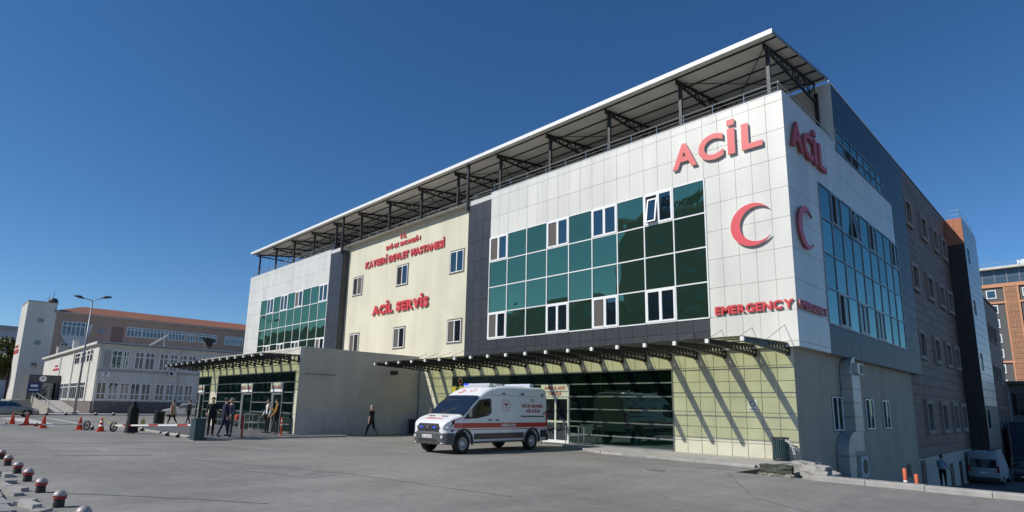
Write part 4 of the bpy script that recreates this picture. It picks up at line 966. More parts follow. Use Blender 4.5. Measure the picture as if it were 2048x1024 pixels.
tw = thing('white_tower', 'white stair tower with three small windows at the left of the red roof', 'building', (-140, 13, 0))
part('wall', MB().box(-144.5, XR+.3, 8.41*k_, 11.55*k_, 0, rz(14.4)), 'old_white', tw); part('cap', MB().box(-144.8, XR+.5, 8.35*k_, 11.6*k_, rz(14.4), rz(14.52)), 'old_grey', tw)
for z0, z1 in ((11.69, 12.21), (8.66, 9.25), (5.7, 6.27)):
    a, b = 9.7*k_, 10.38*k_; f = MB(); t = .14
    for p, q, r, s_ in ((a, b, rz(z0), rz(z0)+t), (a, b, rz(z1)-t, rz(z1)), (a, a+t, rz(z0)+t, rz(z1)-t), (b-t, b, rz(z0)+t, rz(z1)-t)): f.box(XR+.3, XR+.4, p, q, r, s_)
    w_ = part('window', f, 'old_grey', tw); part('pane', MB().box(XR+.29, XR+.32, a+t, b-t, rz(z0)+t, rz(z1)-t), 'window_glass', w_)
s = sign('wall_sign', 'red lettering on the sunlit narrow face of the white tower', (-141, 8.4*k_, 9)); part('text_line', MB().box(-144, -137, 8.41*k_-.08, 8.41*k_-.02, rz(7.6), rz(8.1)), 'text_red', s); part('text_line', MB().box(-143, -138.5, 8.41*k_-.08, 8.41*k_-.02, rz(8.4), rz(8.7)), 'text_red', s)
an = thing('roof_antenna', 'thin antenna mast and dark tank on the white tower roof', 'antenna', (-136, 15, rz(14.5))); part('mast', MB().tube([(-136, 10.95*k_, rz(14.5)), (-136, 11.1*k_, rz(16.1))], .06, 6), 'galv', an); part('tank', MB().lathe([(.05, 0), (.7, .1), (.75, .5), (.5, .95), (.05, 1.0)], 14, (-136, 11.1*k_, rz(14.5))), 'black_plastic', an)
part('yagi', MB().beam((-136, 10.1*k_, rz(15.0)), (-136, 10.9*k_, rz(15.1)), .06).beam((-136, 10.6*k_, rz(14.5)), (-136, 10.6*k_, rz(15.6)), .05), 'galv', an)
fl_ = thing('distant_house', 'pale distant house at the far left edge beyond the trees', 'building', (-200, 10, 0)); part('wall', MB().box(-215, -200, 6, 16.2, 0, 19), 'pale_render', fl_); part('roof', MB().box(-215.5, -199.5, 5.5, 16.6, 19, 20), 'old_grey', fl_)
for z_ in (6, 10, 14): 
    for y_ in (8, 11.4, 14): part('window', MB().box(-200, -199.95, y_, y_+1.4, z_, z_+2), 'window_glass', fl_)
# ================================================================== BUILDINGS BEHIND THE CAMERA (mirrored in the glazing)
def block(name, label, x0, x1, y0, y1, h, m, nf, nw):
    o = thing(name, label, 'building', ((x0+x1)/2, (y0+y1)/2, 0)); part('wall', MB().box(x0, x1, y0, y1, 0, h), m, o); part('roof', MB().box(x0-.4, x1+.4, y0-.4, y1+.4, h, h+.6), 'old_grey', o)
    for j in range(nf):
        for i in range(nw):
            a = x0+(x1-x0)*(i+.25)/nw; b = x0+(x1-x0)*(i+.75)/nw; z0 = h*(j+.3)/nf; z1 = h*(j+.78)/nf
            part('window', MB().box(a, b, y1, y1+.06, z0, z1), 'window_glass', o)
    return o
block('office_tower', 'tall dark tower seen mirrored in the right hand teal panes', -72, -46, -85, -60, 42.2, 'brown_panel', 11, 7)
s = sign('roof_sign', 'roof letters reading MEMORIAL mirrored in the top right panes', (-58, -60, 43.0))
part('frame', MB().box(-65, -52, -60.3, -60.1, 42.7, 43.2), 'steel', s)
def mp_(a, o_, z): return (-a, -60+o_, z)
letters(s, 'MEMORIAL', 'y', -60, 52.5, 64.5, 43.2, 45.8, 'text_dark', None, .3, .05, .05, mapper=mp_, world=True)
block('street_block', 'low dark block seen mirrored in the lower glazing, long one', -125, -68, -60, -46, 22.5, 'brown_panel', 6, 14); block('street_block', 'low dark block seen mirrored in the lower glazing, short one', -45, -8, -60, -46, 19, 'hotel_dark', 5, 9)
block('street_block', 'low dark block seen mirrored at the far left panes', -260, -130, -62, -48, 27, 'brown_panel', 6, 20)
# ================================================================== VEHICLES
def interp(tab, x):
    for (x0, y0), (x1, y1) in zip(tab, tab[1:]):
        if x0 >= x >= x1 or x0 <= x <= x1:
            t = (x-x0)/(x1-x0) if x1 != x0 else 0; t = t*t*(3-2*t)*.5+t*.5; return y0+(y1-y0)*t
    return tab[-1][1] if abs(x-tab[-1][0]) < abs(x-tab[0][0]) else tab[0][1]
class Body:
    """lofted vehicle shell; local x forward, y left, z up"""
    def __init__(s, top, wmax, tumble, zb, rc, stations): s.top, s.wmax, s.tum, s.zb, s.rc, s.st = top, wmax, tumble, zb, rc, stations
    def W(s, x, z): return interp(s.wmax, x)*interp(s.tum, z)
    def sec(s, x):
        zt = interp(s.top, x); rc = min(interp(s.rc, x), (zt-s.zb)*.4); pts = []; zs_ = zt-rc
        for k in range(11): z = s.zb+(zs_-s.zb)*k/10; pts.append((s.W(x, z), z))
        w_ = pts[-1][0]
        for k in range(1, 5): t = math.pi/2*k/5; pts.append((w_-rc*1.15*(1-math.cos(t)), zs_+rc*.93*math.sin(t)))
        w2 = w_-rc*1.15
        for k in range(4): q = 1-k/3; pts.append((w2*q, zt-rc*.07+rc*.07*(1-q*q)))
        return pts
    def pt(s, x, j):   # interpolated row
        p = s.sec(x); i = int(j); f = j-i
        if i >= len(p)-1: return p[-1]
        return (p[i][0]*(1-f)+p[i+1][0]*f, p[i][1]*(1-f)+p[i+1][1]*f)
    def shell(s):
        mb = MB(); rows = []
        for x in s.st:
            p = s.sec(x); ring = [(x, y, z) for y, z in p]+[(x, -y, z) for y, z in reversed(p[:-1])]; rows.append(ring)
        n = len(rows[0])
        for r in rows: mb.v += r
        for i in range(len(rows)-1):
            for k in range(n): mb.f.append((i*n+k, i*n+(k+1) % n, (i+1)*n+(k+1) % n, (i+1)*n+k)); mb.m.append(0)
        mb.f.append(tuple(range(n))); mb.m.append(0); mb.f.append(tuple((len(rows)-1)*n+k for k in reversed(range(n)))); mb.m.append(0)
        return mb
    def cut(s, axles, r, width=3, extra=None):
        o = link('tmp', s.shell().mesh('body', True), None)
        cut = []
        for ax in axles:
            m_ = MB().lathe([(r, -width/2), (r, width/2)], 32, (ax, 0, r*.92), 'y'); c_ = link('cut', m_.mesh('cut'), None); cut.append(c_)
            md = o.modifiers.new('b', 'BOOLEAN'); md.operation = 'DIFFERENCE'; md.object = c_; md.solver = 'EXACT'
        if extra:
            c_ = link('cut', extra.mesh('cut'), None); cut.append(c_); md = o.modifiers.new('b', 'BOOLEAN'); md.operation = 'DIFFERENCE'; md.object = c_; md.solver = 'EXACT'
        me = eval_mesh(o)
        for c_ in cut: drop(c_)
        drop(o); return me
    def patch(s, x0, x1, j0, j1, off, nx=10, nj=6, both=True):
        mb = MB()
        for sgn in ((1, -1) if both else (1,)):
            o = len(mb.v)
            for i in range(nx+1):
                x = x0+(x1-x0)*i/nx
                for j in range(nj+1):
                    y, z = s.pt(x, j0+(j1-j0)*j/nj); mb.v.append((x, sgn*y, z))
            for i in range(nx):
                for j in range(nj): a = o+i*(nj+1)+j; mb.f.append((a, a+1, a+nj+2, a+nj+1)); mb.m.append(0)
        return mb
    def side(s, poly, off, sgn=1, sub=6):
        """polygon in (x,z) laid on the side"""
        pts = []
        for (a, b) in zip(poly, poly[1:]+poly[:1]):
            for k in range(sub): t = k/sub; pts.append((a[0]+(b[0]-a[0])*t, a[1]+(b[1]-a[1])*t))
        mb = MB(); mb.add([(x, sgn*(s.W(x, z)+off), z) for x, z in pts], [tuple(range(len(pts)))]); return mb
    def band(s, x0, x1, f0, f1, off, sgn=1, n=24):
        mb = MB()
        for i in range(n+1):
            x = x0+(x1-x0)*i/n
            for z in (f0(x), f1(x)): mb.v.append((x, sgn*(s.W(x, z)+off), z))
        for i in range(n): mb.f.append((2*i, 2*i+1, 2*i+3, 2*i+2)); mb.m.append(0)
        return mb
def offset_mesh(mb, d):
    me = mb.mesh('p', True); bm = bmesh.new(); bm.from_mesh(me); bmesh.ops.remove_doubles(bm, verts=bm.verts, dist=1e-5); bmesh.ops.recalc_face_normals(bm, faces=bm.faces); bm.normal_update()
    up = sum((f.normal.z*f.calc_area() for f in bm.faces)); sg = 1 if up >= 0 else -1
    for v in bm.verts: v.co += v.normal*d*sg
    bm.to_mesh(me); bm.free()
    for p in me.polygons: p.use_smooth = True
    return me
def wheel(parent, x, y, r, w_, rim_m='rim', holes=10):
    sg = 1 if y > 0 else -1
    t = MB().lathe([(r*.62, -w_/2), (r*.93, -w_/2), (r, -w_*.36), (r, w_*.36), (r*.93, w_/2), (r*.62, w_/2)], 28, (x, y, r), 'y', ring=True); wh = part('wheel', t, 'rubber', parent, True, False)
    q = MB().lathe([(r*.64, y+sg*w_*.40), (r*.60, y+sg*w_*.44), (r*.50, y+sg*w_*.36), (r*.30, y+sg*w_*.38), (r*.22, y+sg*w_*.5), (.01, y+sg*w_*.5)], 24, (x, 0, r), 'y'); part('rim', q, rim_m, wh, True, False)
    h = MB()
    for k in range(holes):
        a = 2*math.pi*k/holes; h.lathe([(r*.07, y+sg*w_*.385), (r*.07, y+sg*w_*.40)], 8, (x+r*.44*math.cos(a), 0, r+r*.44*math.sin(a)), 'y')
    part('rim_hole', h, 'black_plastic', wh, False, False)
    return wh
# ---------------------------------------------------------------- ambulance
vt = [(2.98, .98), (2.93, 1.08), (2.80, 1.16), (2.45, 1.28), (2.05, 1.38), (1.93, 1.42), (1.25, 1.96), (1.05, 2.12), (.80, 2.28), (.45, 2.44), (0, 2.53), (-.5, 2.56), (-2.9, 2.56), (-3.06, 2.50)]
vw = [(2.98, .74), (2.92, .83), (2.75, .93), (2.4, 1.0), (1.9, 1.03), (-2.8, 1.03), (-3.06, 1.0)]
vtum = [(0, .97), (.45, .99), (.9, 1.0), (1.25, .99), (1.6, .965), (2.1, .93), (2.6, .89)]
vrc = [(2.98, .10), (2.4, .14), (1.93, .14), (1.2, .12), (.6, .18), (0, .22), (-3.06, .20)]
vb = Body(vt, vw, vtum, .36, vrc, [2.98, 2.95, 2.9, 2.82, 2.7, 2.55, 2.4, 2.2, 2.05, 1.98, 1.93, 1.85, 1.7, 1.5, 1.3, 1.2, 1.1, .95, .8, .65, .45, .25, 0, -.3, -.7, -1.1, -1.6, -2.0, -2.4, -2.8, -2.95, -3.03, -3.06])
SC = 1.03
amb = thing('ambulance', 'white ambulance van with red side stripe and blue roof lights', 'ambulance', (-18.3, 16.5, 0), math.atan2(-4.02, .18)); amb.scale = (SC, SC, SC)
def lpart(name, mb, m, parent, smooth=False): return part(name, mb, m, parent, smooth, world=False)
AX = (1.90, -1.93)
SW = [(1.45, 1.34), (1.05, 1.89), (.58, 1.95), (.52, 1.90), (.52, 1.53), (.68, 1.42), (1.2, 1.33)]
me = vb.cut(AX, .44, extra=MB().prism(SW, 'y', .2, 1.4)); me.materials.clear(); me.materials.append(MATS['van_white']); 
for p in me.polygons: p.use_smooth = p.area < .2
body = link('body', me, None, amb, world=False)
inn = MB(); inn.box(-2.9, 2.6, -.82, .82, .40, .95); lpart('underbody', inn, 'black_plastic', amb)
for ax in AX:
    for s_ in (1, -1):
        wheel(amb, ax, s_*.885, .36, .24)
        ar = MB()
        for k in range(14):
            t0, t1 = math.pi*(-.06+1.12*k/14), math.pi*(-.06+1.12*(k+1)/14); pts = [(ax+r_*math.cos(t), .405+r_*math.sin(t)) for t, r_ in ((t0, .435), (t1, .435), (t1, .50), (t0, .50))]
            ar.add([(x, s_*(vb.W(x, z)+.012), z) for x, z in pts]+[(x, s_*(vb.W(x, z)-.05), z) for x, z in pts], [(0, 1, 2, 3), (0, 4, 5, 1), (2, 6, 7, 3), (4, 7, 6, 5)])
        lpart('wheel_arch', ar, 'black_plastic', amb)
# windscreen
lpart_me = offset_mesh(vb.patch(1.90, 1.10, 12.4, 18, 0), .010); lpart_me.materials.append(MATS['window_glass']); link('windscreen', lpart_me, None, amb, world=False)
ws_frame = offset_mesh(vb.patch(1.97, 1.05, 11.7, 18, 0), .005); ws_frame.materials.append(MATS['black_plastic']); link('windscreen_seal', ws_frame, None, amb, world=False)
for s_ in (1, -1):
    SO = [(1.92, 1.24), (1.28, 1.78), (1.02, 1.98), (.52, 2.02), (.45, 1.96), (.45, 1.48), (.64, 1.37), (1.2, 1.27)]
    if s_ < 0:
        lpart('window_seal', vb.side(SO, .006, s_), 'black_plastic', amb); lpart('side_window', vb.side(SW, .012, s_), 'window_glass', amb)
    else:
        so = [(1.92, 1.24), (1.10, 1.95), (.53, 2.02), (.45, 1.96), (.45, 1.48), (.64, 1.37), (1.2, 1.27)]; sr = MB()
        for k in range(7):
            q = [so[k], so[(k+1) % 7], SW[(k+1) % 7], SW[k]]; sr.add([(x, vb.W(x, z)+.006, z) for x, z in q], [(0, 1, 2, 3)])
        lpart('window_seal', sr, 'black_plastic', amb); lpart('side_window', vb.side(SW, -.01, 1), 'car_glass', amb)
        ci = MB(); n_ = len(SW)
        cx_, cz_ = 1.0, 1.62
        sh_ = [(cx_+(x-cx_)*.995, cz_+(z-cz_)*.995) for x, z in SW]
        ci.v += [(x, .205, z) for x, z in sh_]+[(x, vb.W(x, z)-.02, z) for x, z in sh_]
        ci.f.append(tuple(range(n_))); ci.m.append(0)
        for k in range(n_): ci.f.append((k, (k+1) % n_, n_+(k+1) % n_, n_+k)); ci.m.append(0)
        lpart('cab_lining', ci, 'black_plastic', amb)
    lpart('red_stripe', vb.band(2.42, -3.02, lambda x: .92, lambda x: 1.10, .006, s_), 'van_red', amb)
    lpart('thin_stripe', vb.band(2.36, -3.02, lambda x: .850, lambda x: .874, .006, s_), 'van_red', amb)
    lpart('navy_stripe', vb.band(1.38, -1.40, lambda x: .50, lambda x: .72, .006, s_), 'van_navy', amb); lpart('navy_stripe', vb.band(-2.45, -3.03, lambda x: .50, lambda x: .80, .006, s_), 'van_navy', amb); lpart('navy_stripe', vb.band(2.60, 2.42, lambda x: .80, lambda x: .87, .006, s_), 'van_navy', amb)
    lpart('sill', vb.band(1.38, -1.40, lambda x: .36, lambda x: .42, .010, s_), 'black_plastic', amb)
    mi = MB(); mi.box(1.60, 1.70, s_*1.06, s_*1.22, 1.33, 1.62); mi.beam((1.66, s_*.98, 1.33), (1.66, s_*1.1, 1.36), .06); lpart('mirror', mi, 'grey_plastic', amb)
    for xh in (.66, .25): lpart('door_handle', vb.side([(xh, 1.18), (xh-.2, 1.18), (xh-.2, 1.225), (xh, 1.225)], .02, s_), 'black_plastic', amb)
    lpart('slide_rail', vb.band(-1.2, -2.75, lambda x: 1.325, lambda x: 1.37, .012, s_), 'black_plastic', amb)
    for xs_ in (.44, -1.15): lpart('door_seam', vb.band(xs_, xs_-.012, lambda x: .45, lambda x: 2.28, .003, s_, 1), 'grey_plastic', amb)
    lpart('door_seam', vb.band(.44, -2.9, lambda x: 2.14, lambda x: 2.152, .003, s_), 'grey_plastic', amb)
    for xm in (-.1, -1.22, -2.55): 
        mk_ = MB(); y_ = s_*(vb.W(xm, 2.24)+.005); mk_.box(xm, xm-.2, y_-s_*.02, y_+s_*.05, 2.18, 2.30); ml = lpart('marker_lamp', mk_, 'clear_lamp', amb); lpart('lens', MB().box(xm-.02, xm-.18, y_+s_*.05, y_+s_*.056, 2.19, 2.25), 'black_plastic', ml)
    hl = MB()
    for x0_, x1_, z0, z1 in ((2.93, 2.62, .86, 1.05),):
        pts = [(2.955, .90), (2.90, 1.04), (2.50, 1.20), (2.48, 1.12), (2.62, .93), (2.80, .86)]
    lpart('headlight_trim', vb.side([(2.965, .88), (2.92, 1.02), (2.80, 1.10), (2.34, 1.25), (2.36, 1.12), (2.60, .95), (2.8, .85)], .010, s_), 'black_plastic', amb)
    lpart('headlight', vb.side([(2.955, .90), (2.91, 1.0), (2.78, 1.07), (2.55, 1.12), (2.62, .98), (2.80, .88)], .018, s_), 'head_lens', amb)
    lpart('tail_light', vb.band(-2.93, -3.04, lambda x: .95, lambda x: 1.6, .012, s_, 2), 'tail_red', amb)
    lpart('fog_lamp', MB().box(2.90, 3.0, s_*.62, s_*.80, .56, .66), 'clear_lamp', amb)
bp_ = MB(); ol = [(x_, vb.W(x_, .6)+.022) for x_ in (2.36, 2.5, 2.65, 2.8, 2.9, 2.96)]+[(3.03, .62), (3.06, .3)]
ol = ol+[(x_, -y_) for x_, y_ in reversed(ol)]
for (xa, ya), (xb, yb) in zip(ol, ol[1:]):
    bp_.add([(xa*.985, ya*.98, .34), (xa, ya, .42), (xa, ya, .72), (xa-.05, ya*.955, .81), (xb*.985, yb*.98, .34), (xb, yb, .42), (xb, yb, .72), (xb-.05, yb*.955, .81), (xa-.25, ya*.75, .815), (xb-.25, yb*.75, .815)], [(0, 1, 5, 4), (1, 2, 6, 5), (2, 3, 7, 6), (3, 8, 9, 7)])
lpart('front_bumper', bp_, 'grey_plastic', amb)
gr = MB(); go = [(-.56, .79), (.56, .79), (.64, .93), (.54, 1.07), (-.54, 1.07), (-.64, .93)]
gxf = lambda y, z: 3.055-.10*max(0, (z-.88)/.2)**2-.16*abs(y)**3
gr.v += [(gxf(y, z), y, z) for y, z in go]+[(2.8, y, z) for y, z in go]; gr.f += [(0, 1, 2, 5), (2, 3, 4, 5)]+[(k, (k+1) % 6, 6+(k+1) % 6, 6+k) for k in range(6)]; gr.m += [0]*8
gl = lpart('grille', gr, 'black_plastic', amb)
for k in range(5):
    z_ = .825+k*.05; gb = MB()
    for q in range(6): y0_, y1_ = -.5+q/6, -.5+(q+1)/6; gb.beam((gxf(y0_, z_)+.006, y0_, z_), (gxf(y1_, z_)+.006, y1_, z_), .012, .014)
    lpart('grille_bar', gb, 'grey_plastic', gl)
for y_ in (-.36, .36): lpart('blue_flasher', MB().box(3.0, 3.05, y_-.06, y_+.06, .90, .96), 'blue_lamp', amb)
lpart('badge', MB().lathe([(.06, 3.04), (.06, 3.06)], 14, (0, 0, .95), 'x'), 'chrome', amb)
lpart('lower_grille', MB().box(3.035, 3.065, -.5, .5, .44, .52), 'black_plastic', amb)
pl = lpart('number_plate', MB().box(3.055, 3.075, -.26, .26, .56, .67), 'white_paint', amb)
def mpx(a, o_, z): return (3.075+o_, a, z)
letters(amb, '38 AJK 382', 'y', 0, -.22, .22, .585, .645, 'text_dark', None, .003, .001, .03, name='plate_character', mapper=mpx)
rb = MB(); rb.box(-3.14, -2.75, -1.0, 1.0, .36, .62); lpart('rear_bumper', rb, 'black_plastic', amb)
def mps(a, o_, z): return (-a, vb.W(-a, z)+.006+o_, z)
for txt, a0, a1, z0, z1 in (('T.C.', 1.86, 2.12, 1.92, 2.04), ('SAĞLIK BAKANLIĞI', 1.28, 2.68, 1.70, 1.83), ('ACİL SAĞLIK', 1.55, 2.45, 1.50, 1.63)): letters(amb, txt, 'y', 0, a0, a1, z0, z1, 'text_red', None, .004, .002, .03, name='livery_letter', mapper=mps)
letters(amb, 'AMBULANS', 'y', 0, .05, .90, .955, 1.065, 'white_paint', None, .004, .003, .03, name='livery_letter', mapper=mps)
em = MB()
for r0, r1, seg in ((.25, .258, 32), (.18, .187, 32)):
    for k in range(seg):
        t0, t1 = 2*math.pi*k/seg, 2*math.pi*(k+1)/seg; q = [(-.38+r_*math.cos(t), 1.76+r_*math.sin(t)) for t, r_ in ((t0, r0), (t1, r0), (t1, r1), (t0, r1))]; em.add([(x, vb.W(x, z)+.008, z) for x, z in q], [(0, 1, 2, 3)])
for k in range(20):
    t = 2*math.pi*k/20; q = [(-.38+.217*math.cos(t)+dx, 1.76+.217*math.sin(t)+dz) for dx, dz in ((-.008, -.012), (.008, -.012), (.008, .012), (-.008, .012))]; em.add([(x, vb.W(x, z)+.008, z) for x, z in q], [(0, 1, 2, 3)])
for q in ([(-.40, 1.62), (-.36, 1.62), (-.365, 1.86), (-.395, 1.86)], [(-.50, 1.80), (-.38, 1.75), (-.26, 1.80), (-.28, 1.86), (-.38, 1.81), (-.48, 1.86)]): em.add([(x, vb.W(x, z)+.008, z) for x, z in q], [tuple(range(len(q)))])
lpart('emblem', em, 'text_red', amb)
lpart('label_square', vb.side([(-2.72, 1.40), (-2.87, 1.40), (-2.87, 1.53), (-2.72, 1.53)], .006, 1), 'stone_frame', amb)
# roof gear
def lightbar(x, n): 
    b_ = MB(); z = interp(vt, x); b_.box(x-.13, x+.13, -.72, .72, z-.02, z+.05); lb_ = lpart('light_bar', b_, 'clear_lamp', amb)
    for a, b, m_ in ((-.74, -.46, 'blue_lamp' if n else 'clear_lamp'), (.46, .74, 'clear_lamp'), (-.46, .46, 'clear_lamp')): lpart('lamp_dome', MB().prism([(x-.13, z+.05), (x-.11, z+.12), (x+.11, z+.12), (x+.13, z+.05)], 'y', a+.004, b-.004), m_, lb_)
lightbar(.22, 1); lightbar(-2.2, 0)
rf = MB(); rf.prism([(-.9, 2.55), (-.35, 2.54), (-.4, 2.62), (-.85, 2.63)], 'y', -.3, .3); lpart('roof_vent', rf, 'van_white', amb)
# front cap emblems and bonnet lettering
def mpf(a, o_, z):     # lettering on the sloping front roof cap / bonnet: a lateral, z runs up the slope as x
    x = z; zz = interp(vt, x); return (x, a, zz+.012+o_-.07*a*a)
cm = MB()
for k in range(12):
    t0, t1 = math.pi*(.25+1.5*k/12), math.pi*(.25+1.5*(k+1)/12); q = [(.78+r_*.8*math.sin(t), -.35+r_*math.cos(t)*-1) for t, r_ in ((t0, .12), (t1, .12), (t1, .17), (t0, .17))]; cm.add([(x, y, interp(vt, x)+.014) for x, y in q], [(0, 1, 2, 3)])
for k in range(16):
    t0, t1 = 2*math.pi*k/16, 2*math.pi*(k+1)/16; q = [(.72+r_*.8*math.sin(t), .25+r_*math.cos(t)) for t, r_ in ((t0, .12), (t1, .12), (t1, .145), (t0, .145))]; cm.add([(x, y, interp(vt, x)+.014) for x, y in q], [(0, 1, 2, 3)])
lpart('cap_emblem', cm, 'red_face', amb)
letters(amb, 'AMBULANS', 'y', 0, -.55, .55, 2.62, 2.50, 'red_face', None, .003, .0, .02, name='livery_letter', mapper=mpf)
for y_ in (-.35, .35): lpart('bonnet_intake', MB().box(2.13, 2.28, y_-.16, y_+.16, 1.33, 1.345), 'black_plastic', amb)
st_ = vb.band(2.5, 1.95, lambda x: interp(vt, x)-.13, lambda x: interp(vt, x)-.10, .008, 1); lpart('bonnet_stripe', st_, 'van_red', amb)
lpart('dashboard', MB().box(1.4, 1.9, -.8, .8, 1.2, 1.34), 'black_plastic', amb)
lpart('wiper', MB().beam((1.86, -.3, 1.50), (1.62, .35, 1.68), .025), 'black_plastic', amb)
# shorter overhangs
done_ = set()
for o_ in list(bpy.data.objects):
    r_ = o_
    while r_.parent: r_ = r_.parent
    if r_ == amb and o_.type == 'MESH' and o_.data.name not in done_:
        done_.add(o_.data.name)
        for v in o_.data.vertices:
            if v.co.x > 2.3: v.co.x = 2.3+(v.co.x-2.3)*.60
            elif v.co.x < -2.3: v.co.x = -2.3+(v.co.x+2.3)*.82
# ---------------------------------------------------------------- cars
def car(name, label, loc, rz_, paint, L=4.5, hgt=1.45, hatch=False):
    f = L/2
    top = [(f, .58), (f-.06, .68), (f-.3, .78), (f-1.05, .94), (f-1.2, .97), (.42, hgt-.05), (.1, hgt), (-.7, hgt), (-1.0, hgt-.04), (-f+.75, 1.02), (-f+.12, .97), (-f, .85)]
    wm = [(f, .62), (f-.1, .75), (f-.5, .85), (0, .88), (-f+.4, .85), (-f+.08, .76), (-f, .70)]
    tu = [(0, .95), (.4, 1.0), (.75, 1.0), (.95, .97), (1.2, .86), (1.5, .74)]
    rcx = [(f, .08), (f-1.2, .07), (.2, .12), (-1, .12), (-f, .09)]
    B = Body(top, wm, tu, .22, rcx, [f, f-.03, f-.08, f-.2, f-.4, f-.7, f-1.0, f-1.15, f-1.25, .8, .55, .4, .2, .05, -.3, -.7, -.9, -1.05, -1.3, -f+.75, -f+.5, -f+.2, -f+.08, -f])
    o = thing(name, label, 'car', loc, rz_)
    ax = (f-.88, -f+.95); me = B.cut(ax, .36); me.materials.clear(); me.materials.append(MATS[paint])
    for p in me.polygons: p.use_smooth = p.area < .25
    link('body', me, None, o, world=False)
    lpart('underbody', MB().box(-f+.2, f-.2, -.68, .68, .24, .6), 'black_plastic', o)
    for a in ax:
        for s_ in (1, -1): wheel(o, a, s_*.76, .32, .20, holes=7)
    g_ = offset_mesh(B.patch(f-1.27, .50, 12.5, 18, 0), .006); g_.materials.append(MATS['window_glass']); link('windscreen', g_, None, o, world=False)
    g_ = offset_mesh(B.patch(-1.05, -f+.85, 12.5, 18, 0), .006); g_.materials.append(MATS['window_glass']); link('rear_window', g_, None, o, world=False)
    for s_ in (1, -1):
        lpart('side_window', B.side([(f-1.45, .99), (.45, hgt-.17), (.02, hgt-.12), (-.05, .98)], .006, s_), 'window_glass', o); lpart('side_window', B.side([(-.12, .98), (-.05, hgt-.12), (-.75, hgt-.13), (-1.25, 1.03), (-1.1, .98)], .006, s_), 'window_glass', o)
        lpart('headlight', B.side([(f-.05, .60), (f-.1, .68), (f-.5, .74), (f-.45, .62)], .010, s_), 'clear_lamp', o); lpart('tail_light', B.side([(-f+.04, .72), (-f+.05, .85), (-f+.35, .88), (-f+.3, .74)], .010, s_), 'tail_red', o)
        lpart('mirror', MB().box(f-1.6, f-1.45, s_*.84, s_*1.0, .95, 1.08), 'black_plastic', o); lpart('door_seam', B.band(-.08, -.095, lambda x: .3, lambda x: .97, .003, s_, 1), 'black_plastic', o)
        lpart('door_handle', B.side([(.15, .80), (0, .80), (0, .83), (.15, .83)], .012, s_), 'black_plastic', o)
    lpart('front_bumper', MB().box(f-.12, f+.03, -.66, .66, .26, .44), 'black_plastic', o); lpart('rear_bumper', MB().box(-f-.03, -f+.1, -.66, .66, .3, .44), 'black_plastic', o); lpart('number_plate', MB().box(f+.03, f+.04, -.25, .25, .34, .44), 'white_paint', o)
    return o
car('parked_car', 'silver saloon car at the left edge below the clinic porch', (-70.6, 5.7, 0), rad(92), 'silver_car', 4.6)
car('parked_car', 'pale beige car half hidden behind walking people', (-72.2, 21.0, 0), rad(-92), 'beige_car', 4.5)
car('parked_car', 'dark car deep in the shaded lower yard', (-5.0, 64, -3.2), rad(-95), 'dark_car', 4.5)
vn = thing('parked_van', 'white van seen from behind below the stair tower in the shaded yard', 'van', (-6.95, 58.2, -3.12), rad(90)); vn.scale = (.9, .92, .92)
src = vb.shell().mesh('body', True); src.materials.append(MATS['old_grey']); link('body', src, None, vn, world=False)  # white van with a grey body colour that stands in for the yard's shade
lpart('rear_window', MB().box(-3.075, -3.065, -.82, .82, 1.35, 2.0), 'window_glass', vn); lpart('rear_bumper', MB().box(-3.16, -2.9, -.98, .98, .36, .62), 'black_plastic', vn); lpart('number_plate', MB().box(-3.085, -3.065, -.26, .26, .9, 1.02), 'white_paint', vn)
for s_ in (1, -1):
    lpart('tail_light', MB().box(-3.08, -3.04, s_*.84, s_*.97, 1.0, 1.5), 'tail_red', vn); lpart('roof_lamp', MB().box(-3.0, -2.9, s_*.12, s_*.3, 2.52, 2.62), 'clear_lamp', vn)
    for ax in AX: wheel(vn, ax, s_*.97, .36, .22)
ct = thing('container', 'dark blue container at the far end of the shaded yard', 'container', (-4.6, 82, -3.2)); part('body', MB().box(-7.3, -2, 78, 84, -3.15, 1.3), 'container', ct)
for i in range(16): part('rib', MB().box(-7.2+i*.33, -7.05+i*.33, 77.95, 78, -3.0, 1.2), 'container', ct)
hand_rail('thin rail before the dark blue container in the yard', [(-7.3, 76, -3.2), (-5, 76, -3.2), (-3, 76, -3.2)], 1.1)
